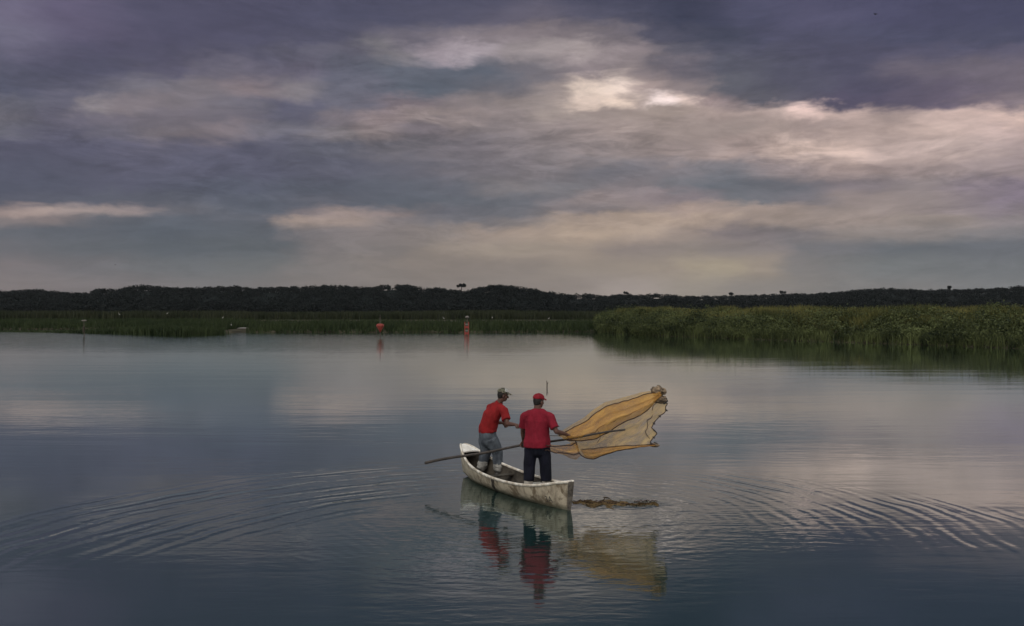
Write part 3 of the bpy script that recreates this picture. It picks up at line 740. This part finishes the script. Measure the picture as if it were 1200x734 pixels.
for kn, an in ((knL,anL),(knR,anR)):
    s_ = MB(); top = kn.lerp(an,.50)
    s_.tube([top, top.lerp(an,.5), an, an+Vector((0,0,-.03))], [.082,.074,.062,.06], 14, ends=False)
    s_.tube([an+Vector((0,-.055,-.045)), an+Vector((0,.06,-.042)), an+Vector((0,.17,-.055))], [.047,.05,.036], 12)
    s_.skin('boot', bootm, man1, .01, 3)

# ---------------- man in the camouflage cap, leaning towards his companion
P2 = Vector((-.43, 16.5, .066)); Y2 = math.radians(-52)
man2 = empty('person', P2, Y2, label='man in orange-red polo shirt, grey jeans and camouflage cap leaning forward in the stern', cat='person')
W2 = Matrix.Translation(P2) @ Matrix.Rotation(Y2, 4, 'Z'); I2 = W2.inverted(); R2 = I2.to_3x3()
def L2(px, py, dy=0): return I2 @ at(px, py, 16.5+dy)
body = MB()
anA, anB = L2(563,553,.05), L2(584.5,553,-.10); anA.z = anB.z = .09
hc = L2(572,510,0); rt = Vector((1,0,0))
hipL, hipR = hc-rt*.10+Vector((0,0,-.02)), hc+rt*.10+Vector((0,0,-.02))
fwd = Vector((0,1,0))
def knee(hp, an, f=.05): return hp.lerp(an,.5)+fwd*f
legs = ((hipL, knee(hipL,anA,.07), anA), (hipR, knee(hipR,anB,.06), anB))
for hp, kn, an in legs:
    body.tube([hp, hp.lerp(kn,.4), kn, kn.lerp(an,.35), an], [.09,.082,.058,.06,.04], 14)
    body.tube([an+Vector((0,-.05,-.045)), an+Vector((0,.05,-.045)), an+Vector((0,.15,-.06))], [.04,.042,.03], 10)
wst, cst, nk = L2(571.5,502,0), L2(576.5,487,-.02), L2(582.5,476,-.04)
body.tube([hc+Vector((0,0,-.04)), hc, wst, cst, nk], [(.16,.115),(.165,.125),(.16,.12),(.18,.122),(.13,.085)], 20, u=(1,0,0))
shL, shR = nk-rt*.195+Vector((0,-.01,-.045)), nk+rt*.195+Vector((0,.0,-.055))
body.tube([shL, nk+Vector((0,-.01,.0)), shR], [.058,.07,.058], 12)
HC2 = L2(589.3,463.2,-.07)
body.tube([nk, nk.lerp(HC2+Vector((0,-.02,-.05)), .9)], [.062,.056], 12)
HM2 = head_axes(math.radians(-22), math.radians(-12))
add_head(body, HC2, HM2)
g2 = L2(606.5,501,-.62); g2b = shL+Vector((.10,.30,-.36))
ropeA = at(661,506.7,15.15)
ra = (R2 @ (ropeA-(W2 @ g2))).normalized()
ER, WR = arm(body, shR, g2, ra, .007, (.55,-.1,-.8), .29, .26)
EL, WL = arm(body, shL, g2b, (.3,.9,.2), .012, (-.5,-.6,-.6), .29, .25)
body.skin('body', skin_mat, man2, .0075, 3)
def camo(t, p, tc):
    n = t.noise(tc, 22, 2, .5); n2 = t.noise(t.v('ADD', tc, (3,1,2)), 17, 2, .5)
    c = t.mix(t.mr(n, .48, .52), (.10,.10,.07), (.035,.032,.025)); c = t.mix(t.mr(n2, .56, .6), c, (.20,.18,.14)); t.put(p.inputs['Base Color'], c)
camom = mat('camouflage cap cloth', camo, rough=.8)
head_extras(man2, HC2, HM2, (camom, camom), .085, mat('pale cap mesh', color=(.42,.42,.40), color2=(.2,.2,.19), rough=.8, vscale=40))
red2 = cloth('orange-red polo cotton', (.22,.013,.015), (.14,.009,.010))
s_ = MB()
s_.tube([hc+Vector((0,-.002,.05)), hc.lerp(wst,.75), wst, wst.lerp(cst,.5), cst, nk+Vector((0,0,-.03)), nk+Vector((0,.02,.035))], [(.195,.148),(.20,.155),(.195,.155),(.192,.150),(.198,.145),(.17,.118),(.10,.095)], 24, u=(1,0,0), ends=False)
s_.tube([shL, nk+Vector((0,-.01,.0)), shR], [.073,.083,.073], 14)
s_.tube([nk+Vector((0,0,.0)), nk.lerp(HC2,.42)], [.074,.070], 14, ends=False)
for S, E in ((shL,EL),(shR,ER)):
    dd = E-S; s_.tube([S, S+dd*.4, S+dd*.72], [.080,.080,.082], 14, ends=False)
shirt2 = s_.skin('shirt', red2, man2, .010, 3, folds=.014, fscale=(10,8,6), seed=7)
jeans = cloth('faded grey jeans denim', (.088,.104,.122), (.042,.050,.062))
cuffm = cloth('rolled pale denim cuff', (.30,.30,.28), (.17,.17,.16))
s_ = MB()
s_.tube([hc+Vector((0,0,-.10)), hc+Vector((0,-.006,-.02)), hc.lerp(wst,.95)], [(.18,.14),(.197,.152),(.178,.137)], 22, u=(1,0,0))
for hp, kn, an in legs:
    s_.tube([hp+Vector((0,0,-.03)), hp.lerp(kn,.45), kn, kn.lerp(an,.6)], [.125,.124,.104,.090], 16, ends=False)
tr2 = s_.skin('jeans', jeans, man2, .012, 3, folds=.013, fscale=(9,9,8), seed=2)
for hp, kn, an in legs:
    s_ = MB(); a, b = kn.lerp(an,.56), kn.lerp(an,.78)
    s_.tube([a, a.lerp(b,.5), b], [.093,.099,.094], 18)
    s_.skin('cuff', cuffm, tr2, .01, 3, folds=.012, fscale=(12,12,22), seed=5)
for hp, kn, an in legs:
    s_ = MB(); top = kn.lerp(an,.74)
    s_.tube([top, an, an+Vector((0,0,-.03))], [.072,.062,.06], 14, ends=False)
    s_.tube([an+Vector((0,-.055,-.045)), an+Vector((0,.06,-.042)), an+Vector((0,.17,-.055))], [.047,.05,.036], 12)
    s_.skin('boot', mat('dark rubber boots', color=(.03,.028,.026), rough=.45), man2, .01, 3)
# ================================================================== CAST NET
def netmat(name, c1, c2, cover):
    m = bpy.data.materials.new(name); m.use_nodes = True
    t = NT(m.node_tree); N = m.node_tree.nodes; N.remove(N['Principled BSDF'])
    uv = t.node('ShaderNodeUVMap').outputs[0]; x, y, _ = t.xyz(uv)
    wob = t.noise(uv, 9, 3, .5); big = t.noise(t.v('MULTIPLY', uv, (2, 7, 1)), 1, 4, .6)
    cell = .024
    def lines(e):
        s = t.m('SINE', t.m('MULTIPLY', t.m('ADD', e, t.m('MULTIPLY', wob, .02)), 2*PI/cell))
        return t.mr(t.m('ABSOLUTE', s), .12, .55, 1, 0)
    thr = t.m('MAXIMUM', lines(t.m('ADD', x, y)), lines(t.m('SUBTRACT', x, y)))
    fac = t.m('MULTIPLY_ADD', thr, .55, t.mr(big, .3, .7, cover-.22, cover+.25), clamp=True)
    col = t.mix(t.mr(big, .35, .65), c1, c2)
    df = t.node('ShaderNodeBsdfDiffuse'); tl = t.node('ShaderNodeBsdfTranslucent'); tp = t.node('ShaderNodeBsdfTransparent')
    t.put(df.inputs[0], col); t.put(tl.inputs[0], col)
    a = t.node('ShaderNodeMixShader'); a.inputs[0].default_value = .4; t.l.new(df.outputs[0], a.inputs[1]); t.l.new(tl.outputs[0], a.inputs[2])
    b = t.node('ShaderNodeMixShader'); t.put(b.inputs[0], fac); t.l.new(tp.outputs[0], b.inputs[1]); t.l.new(a.outputs[0], b.inputs[2])
    t.l.new(b.outputs[0], N['Material Output'].inputs[0]); return m
amber = netmat('amber net mesh', (.42,.20,.045), (.60,.36,.11), .44)
pale = netmat('thin straw net mesh', (.58,.41,.19), (.80,.58,.28), .46)
net = empty('cast_net', at(672,516,15.08), label='amber cast net fanning out in mid-air beside the man in the red cap', cat='fishing net')
N0 = Vector(net.location)
def nd(px): return 15.06+(px-668)/110*.55
def edge(pts, off=0): return [at(x, y, nd(x)+off) for x, y in pts]
def sheet(name, A, B, m, bulge, nu=60, nv=26, folds=3, amp=.03, seed=0, rag=0):
    a, b = resample(A, nu), resample(B, nu); V = []; UV = []
    su = 0
    for i in range(nu):
        if i: su += (a[i]-a[i-1]).length*.5+(b[i]-b[i-1]).length*.5
        for j in range(nv):
            q = j/(nv-1); p = a[i].lerp(b[i], q); e = math.sin(PI*q)
            f = math.sin(q*folds*2*PI+seed+1.1*math.sin(i*.09+seed))*amp*e*min(1, i/12+.2)
            nz = mnoise.noise(Vector((i*.09+seed, q*4, seed)))*amp*1.1*e
            p = p+Vector((0, bulge*e*min(1, i/10)+f+nz, nz*.5)); V.append(p-N0); UV.append((su, (a[i]-b[i]).length*q))
    Fc = [(i*nv+j, (i+1)*nv+j, (i+1)*nv+j+1, i*nv+j+1) for i in range(nu-1) for j in range(nv-1)]
    me = bpy.data.meshes.new(name); me.from_pydata([tuple(v) for v in V], [], Fc); me.update()
    ul = me.uv_layers.new(name='UVMap')
    for lp_ in me.loops: ul.data[lp_.index].uv = UV[lp_.vertex_index]
    return link(name, me, m, net, True)
TOP = [(655,511),(661,506.7),(672,501),(685,494.7),(698.4,484),(711,476),(736,469),(754,463),(767,460),(772,457)]
FOLD = [(664,516),(682,517),(700,513.4),(712,507.4),(724,499),(736,492.4),(751,487),(763,476.7),(769,470),(773,466)]
LOW = [(676,520),(677.5,528),(681,533.5),(686.5,536.8),(695.4,538.2),(707.4,533.6),(724,528.6),(745,524.4),(760,523),(768,521.6)]
RAG = [(768,521.6),(761,519),(766,513),(770,509),(767,505),(763.6,502),(766,497),(769,492.4),(774,487),(781,481),(780,476),(782,473.7),(776,469)]
TAIL_T = [(641,520),(650,522),(660,522),(668,520),(676,518)]
TAIL_B = [(638,526),(650,531),(660,533),(668,537.5),(675,539),(680,535)]
sheet('upper_mesh', edge(TOP), edge(FOLD, -.05), amber, -.22, folds=3, amp=.035, seed=1)
sheet('back_mesh', edge([(x-2, y-4.5*math.sin(PI*i/9)**.7) for i, (x, y) in enumerate(TOP)], .1), edge(FOLD, .12), pale, .26, folds=2, amp=.04, seed=5)
# lower mesh: from the fold down to the foot rope, its free end follows the ragged rim
lowA = edge(FOLD+[(776,469)], -.03)
lowB = edge(LOW[1:])
def lower():
    nu, nv = 64, 34; a, b = resample(lowA, nu), resample(lowB, nu); rim = resample([at(x, y, nd(x)+.02) for x, y in reversed(RAG)], nv)
    V, UV = [], []
    for i in range(nu):
        u = i/(nu-1)
        for j in range(nv):
            q = j/(nv-1); p = a[i].lerp(b[i], q); w = max(0, (u-.62)/.38)**2.2
            rq = a[-1].lerp(b[-1], q); p = p+(rim[j]-rq)*w; e = math.sin(PI*q)
            nz = mnoise.noise(Vector((u*3, q*5, 2.2)))*.06*e
            p = p+Vector((0, .20*e*math.sin(PI*min(1, u*1.2+.1))+math.sin(q*14+2*u)*.025*e+nz, nz*.4)); V.append(p-N0); UV.append((u*1.7, (a[i]-b[i]).length*q))
    Fc = [(i*nv+j, (i+1)*nv+j, (i+1)*nv+j+1, i*nv+j+1) for i in range(nu-1) for j in range(nv-1)]
    me = bpy.data.meshes.new('lower_mesh'); me.from_pydata([tuple(v) for v in V], [], Fc); me.update()
    ul = me.uv_layers.new(name='UVMap')
    for lp_ in me.loops: ul.data[lp_.index].uv = UV[lp_.vertex_index]
    link('lower_mesh', me, pale, net, True)
lower()
sheet('lower_pleat', edge([(680,527),(700,526),(724,523.5),(748,522),(766,521.4)], -.06), edge(LOW[3:], -.03), amber, -.08, folds=2, amp=.02, seed=3)
sheet('gathered_tail', edge(TAIL_T, .02), edge(TAIL_B, .02), amber, -.10, 30, 20, folds=3, amp=.03, seed=8)
cordm = mat('dark wet cord', color=(.055,.028,.018), color2=(.025,.013,.010), rough=.7, vscale=20)
def cord(name, pts, r, off=-.02, wig=.006, n=60, parent=net, m=cordm, origin=N0):
    P = resample(edge(pts, off), n); mb = MB()
    P = [p+Vector((mnoise.noise(p*9), mnoise.noise(p*9+Vector((5,1,2))), mnoise.noise(p*9+Vector((1,7,3)))))*wig*2-origin for p in P]
    mb.tube(P, [r]*n, 7); return mb.build(name, m, parent)
cord('head_cord', TOP, .0075)
cord('fold_cord', FOLD, .009, -.07)
cord('fold_cord', [(672,514.5),(690,510),(702,502),(716,494),(735,487),(752,479),(764,470)], .006, -.19, .012)
cord('foot_rope', [(674,516)]+LOW, .009, -.04)
cord('foot_rope', [(682,527),(700,525.5),(724,522.8),(748,522),(766,521)], .007, -.09)
cord('rim_cord', RAG, .008, .0, .010)
cord('rim_cord', [(771,470),(766,478),(764,487),(758,495),(756,505),(760,514)], .006, -.01, .02)
cord('tail_cord', [(640,522),(655,523.5),(668,521.5),(676,519)], .009, -.10, .01)
cord('tail_cord', [(638,528),(650,530),(662,531),(672,533),(680,532)], .008, -.10, .012)
cord('mesh_fold', [(700,504),(703,508),(704,514),(700,519)], .005, -.2, .008, 30)
hr = MB(); A_, B_ = W2 @ g2, at(655,511,nd(655)); 
hr.tube([A_.lerp(B_, i/16)+Vector((0,0,-.05*math.sin(PI*i/16)))-N0 for i in range(17)]+[at(661,506.7,nd(661))-N0], [.006]*18, 7)
hr.build('hand_line', cordm, net)
lead = mat('lead weights', color=(.05,.048,.045), color2=(.03,.028,.026), rough=.5)
def clump(name, c, r, m, seed, stretch=(1,1,1), n=26, k=16):
    rings = []
    for i in range(k):
        th = PI*(i+.3)/(k-.4); row = []
        for j in range(n):
            a = 2*PI*j/n; dv = Vector((math.sin(th)*math.cos(a), math.sin(th)*math.sin(a), -math.cos(th)))
            f = 1+.42*mnoise.noise(dv*1.9+Vector((seed,0,0)))+.28*abs(mnoise.noise(dv*4.5+Vector((0,seed,0))))
            row.append(Vector(c)+Vector((dv.x*stretch[0], dv.y*stretch[1], dv.z*stretch[2]))*r*f)
        rings.append(row)
    mb = MB(); mb.loft(rings); return mb.build(name, m, net)
bunch_mat = mat('crumpled wet net', color=(.27,.20,.13), color2=(.035,.027,.022), rough=.8, vscale=22, bump=.01, bscale=50)
clump('bunch', at(771.5,458.2,nd(771))-N0, .105, bunch_mat, 1.0, (1.15,1,.75))
clump('bunch', at(773,468,nd(772))-N0, .088, bunch_mat, 4.0, (1.2,1,.8))
clump('bunch', at(766.5,522,nd(767))-N0, .042, bunch_mat, 7.0, (1.7,1,.7))
rimP = resample(edge(RAG, -.005), 15)
wts = [at(778,458.5,nd(778)), at(777,471.5,nd(777)), at(780,469,nd(780)), at(769,520.5,nd(769))]+rimP[1::2]
for i, w_ in enumerate(wts):
    mb = MB(); r = .030 if i < 4 else .016; mb.tube([w_-N0+Vector((-r*.7,0,r*.5)), w_-N0+Vector((r*.7,0,-r*.5))], [r*.8, r*.8], 8); mb.build('weight', lead, net)

# ragged brown mesh sheet on the water between bow and net
fl = empty('ragged_mesh', (*wl(722,590), 0), label='brown ragged mesh on the water below the cast net', cat='netting')
O_ = Vector(fl.location); nu, nv = 150, 34; V = []; UV = []
for i in range(nu):
    u = i/(nu-1); px = 671+100*u
    c = Vector((*wl(px, 589.5+2.5*u+2.2*mnoise.noise(Vector((u*6,0,4)))), 0))
    wdt = (.13+.40*math.exp(-((u-.32)/.26)**2)+.12*math.exp(-((u-.93)/.05)**2))*(.75+1.1*mnoise.noise(Vector((u*8,1,1))))
    for j in range(nv):
        q = j/(nv-1)*2-1
        rg = abs(mnoise.noise(Vector((u*8+q*1.1, q*3.0, 3))))
        z = -.007+(.055*(.40-rg)+.05*max(0, mnoise.noise(Vector((u*12, q*3.5, 8)))))*(1-abs(q)**1.5)
        V.append(c+Vector((.05*mnoise.noise(Vector((u*20,q*3,7))), q*wdt+.12*mnoise.noise(Vector((u*17, q*2, 5))), z))-O_); UV.append((u*1.4, q*.3))
me = bpy.data.meshes.new('webbing'); me.from_pydata([tuple(v) for v in V], [], [(i*nv+j, (i+1)*nv+j, (i+1)*nv+j+1, i*nv+j+1) for i in range(nu-1) for j in range(nv-1)])
ul = me.uv_layers.new(name='UVMap')
for lp_ in me.loops: ul.data[lp_.index].uv = UV[lp_.vertex_index]
link('webbing', me, netmat('ragged brown mesh', (.050,.034,.020), (.20,.14,.07), .62), fl)
for k in range(4):
    u0 = (.02, .22, .45, .72)[k]; mb = MB()
    P = [Vector((*wl(671+100*(u0+.27*i/30), 588+1.6*(k % 3)+2.4*mnoise.noise(Vector((i*.21,k*5.0,0)))), .012+.018*mnoise.noise(Vector((i*.4,k,2)))))-O_ for i in range(31)]
    mb.tube(P, [.007]*31, 6); mb.build('strand', cordm, fl)

# ================================================================== FAR THINGS ON THE LAGOON
wood = mat('grey stake wood', color=(.10,.085,.07), color2=(.04,.034,.028), rough=.8)
redp = mat('faded red paint', color=(.26,.046,.034), color2=(.16,.028,.022), rough=.6)
whitep = mat('white marker paint', color=(.13,.12,.11), rough=.6, var=.1)
# red cone day marker
x, y = wl(445.5, 395.5)
r_ = empty('channel_marker', (x, y, 0), label='red cone-topped channel marker on a thin stake in the lagoon', cat='marker')
mb = MB(); mb.tube([(0,0,-.6),(0,0,2.75)], [.06,.035], 8); mb.build('stake', wood, r_)
mb = MB(); rows = []
for z, r in ((.62,.06),(.95,.22),(1.35,.46),(1.52,.50),(1.58,.44)): rows.append([(r*math.cos(2*PI*k/16), r*math.sin(2*PI*k/16), z) for k in range(16)])
mb.loft(rows); mb.build('cone', redp, r_)
mb = MB(); rows = []
for z, r in ((1.58,.42),(1.66,.36),(1.70,.12)): rows.append([(r*math.cos(2*PI*k/16), r*math.sin(2*PI*k/16), z) for k in range(16)])
mb.loft(rows); mb.build('lid', redp, r_)
for sgn in (-1, 1):
    mb = MB(); mb.tube([(sgn*.46,0,-.4),(sgn*.44,0,1.5)], [.025,.02], 6); mb.build('brace', wood, r_)
# banded cage marker
x, y = wl(547, 393.2)
r_ = empty('channel_marker', (x, y, 0), label='red and white banded post marker close to the far marsh edge', cat='marker')
mb = MB(); mb.tube([(0.06,0,-.6),(.06,0,2.55)], [.07,.05], 8); mb.build('stake', wood, r_)
for i in range(4):
    mb = MB(); w = .33; z0 = .12+i*.42
    rows = [[(w*math.cos(PI/4+PI/2*k), w*math.sin(PI/4+PI/2*k), z) for k in range(4)] for z in (z0, z0+(.20 if i % 2 else .3))]
    mb.loft(rows); mb.build('band', whitep if i % 2 else redp, r_, smooth=False)
for k in range(4):
    mb = MB(); a = PI/4+PI/2*k; mb.tube([(.36*math.cos(a),.36*math.sin(a),-.4),(.36*math.cos(a),.36*math.sin(a),1.78)], [.045,.045], 6); mb.build('leg', redp, r_)
mb = MB(); rows = [[(r*math.cos(2*PI*k/14)+.06, r*math.sin(2*PI*k/14), z) for k in range(14)] for z, r in ((2.3,.12),(2.38,.28),(2.55,.24),(2.62,.08))]
mb.loft(rows); mb.build('cap', whitep, r_)
# stake with a pale top at the left
x, y = wl(98.5, 394)
r_ = empty('mooring_stake', (x, y, 0), label='thin dark stake with a pale flat top standing in the water at far left', cat='stake')
mb = MB(); mb.tube([(.05,0,-.6),(0,0,1.0),(-.02,0,1.95)], [.07,.05,.04], 8); mb.build('post', wood, r_)
mb = MB(); rows = [[(a*math.cos(2*PI*k/14), .2*math.sin(2*PI*k/14), z) for k in range(14)] for z, a in ((1.93,.2),(1.98,.36),(2.06,.34),(2.12,.12))]
mb.loft(rows); mb.build('cap', whitep, r_)
mb = MB(); mb.tube([(-.03,-.05,.55),(-.03,-.05,1.15)], [.13,.12], 8); mb.build('sleeve', dark_mat, r_)
# little stick beyond the men
x, y = wl(641, 455)
o = MB(); o.tube([(0,0,-.2),(.004,0,.14),(-.012,0,.30)], [.028,.022,.014], 8); o.tube([(0,0,.14),(.05,0,.24)], [.016,.008], 6)
q_ = o.build('stick', wood); q_.location = (x, y, 0); tag(q_, 'short dark stick poking out of the open water behind the men', 'stick')
# white skiff at the marsh edge
sk = empty('skiff', (skx, 140.6, .32), math.radians(4), label='small white boat lying at the edge of the far marsh', cat='boat')
mb = MB(); rows = []
for i in range(15):
    t = i/14*2-1; w = .38*max(.05, 1-abs(t)**2.4); g = .22+.04*t*t
    rows.append([(t*1.0, -w, g), (t*1.0, -w*.8, .02), (t*.95, 0, -.08), (t*1.0, w*.8, .02), (t*1.0, w, g)])
mb.loft(rows, caps=True, closed=False); mb.build('hull', whitep, sk)
mb = MB(); rows = []
for i in range(15):
    t = i/14*2-1; w = .36*max(.05, 1-abs(t)**2.4); g = .225+.04*t*t
    rows.append([(t*.98, -w, g), (t*.98, 0, g+.16*(1-t*t)+.01), (t*.98, w, g)])
mb.loft(rows, caps=False, closed=False); mb.build('cover', whitep, sk)
# egrets
egret_m = mat('white feathers', color=(.36,.36,.34), rough=.8, var=.08)
leg_m = mat('dark bird legs', color=(.03,.03,.028), rough=.6)
def egret_proto():
    b = MB()
    b.tube([(-.28,0,.52),(-.1,0,.60),(.12,0,.68),(.2,0,.76)], [(.03,.03),(.10,.12),(.10,.12),(.05,.05)], 12, u=(0,1,0))
    b.tube([(.18,0,.74),(.30,0,.90),(.22,0,1.02),(.26,0,1.12)], [.05,.035,.026,.024], 10)
    b.ball((.28,0,1.14), (.055,.032,.034), 10, 7)
    return b
ep = egret_proto()
eg = [(271,381,.95,'white egret standing tallest beside the white boat at the marsh edge'),
      (261,372.5,.9,'white egret in the reeds above and left of the white boat'),
      (140,368.5,.9,'white egret among the reeds above the reed spit at left'),
      (196,367.5,.8,'faint white egret on the distant reeds left of the white boat'),
      (520,373,.9,'white egret in the reeds just left of the red and white post'),
      (577,372.5,.8,'white egret in the reeds right of the red and white post'),
      (643,373.5,.9,'white egret in the reeds straight above the man in the red cap')]
for i, (px, py, s, lab) in enumerate(eg):
    D = 139 if i < 1 else 150+3*i
    p = at(px, py, D)
    e = empty('egret', (p.x, p.y, p.z-.45*s), random.uniform(0, 6), label=lab, cat='bird', group='white egrets in the marsh')
    e.scale = (s*.62, s*.62, s*.7)
    if i == 0:
        b0 = ep.skin('body', egret_m, e, .025, 2)
        k_ = MB(); k_.tube([(.32,0,1.14),(.44,0,1.12)], [.014,.005], 6); k_ = k_.build('beak', mat('yellow beak', color=(.5,.3,.04), rough=.5), e)
        ls = []
        for sgn in (-1, 1):
            l_ = MB(); l_.tube([(-.02,sgn*.04,.55),(-.05,sgn*.04,.28),(0,sgn*.04,-.25)], [.022,.016,.014], 6); ls.append(l_.build('leg', leg_m, e))
        kids = [b0, k_]+ls
    else:
        for c_ in kids:
            q = c_.copy(); C.objects.link(q); q.parent = e
# birds in the sky
birdm = mat('dark bird plumage', color=(.03,.03,.032), rough=.8)
for px, py, D, rz, lab in ((1026,17,120,.5,'tiny dark bird flying high in the upper right sky'), (135,310.5,260,2.2,'tiny dark bird low in the sky above the left hills')):
    e = empty('flying_bird', at(px, py, D), rz, label=lab, cat='bird')
    b = MB(); b.tube([(0,-.22,0),(0,-.05,0),(0,.12,.01),(0,.22,.02)], [.02,.06,.05,.02], 10); b.build('body', birdm, e)
    for sgn in (-1, 1):
        w = MB(); w.loft([[(sgn*x, y0, z), (sgn*x, y1, z), (sgn*x, (y0+y1)/2, z+.015)] for x, y0, y1, z in ((.03,-.08,.08,.02),(.22,-.05,.09,.10),(.46,-.06,.0,.06))]); w.build('wing', birdm, e)

# ------------------------------------------------------------------ thin evening air over the lagoon
mb = MB(); mb.box((0, 2700, 148), (9000, 7000, 300))
hz = bpy.data.materials.new('evening air'); hz.use_nodes = True
t = NT(hz.node_tree); hz.node_tree.nodes.remove(hz.node_tree.nodes['Principled BSDF'])
pv = t.node('ShaderNodeVolumePrincipled'); pv.inputs['Color'].default_value = (.80, .86, .95, 1); pv.inputs['Density'].default_value = 2.2e-5
t.l.new(pv.outputs[0], hz.node_tree.nodes['Material Output'].inputs['Volume'])
mb.build('haze', hz, smooth=False, kind='stuff')
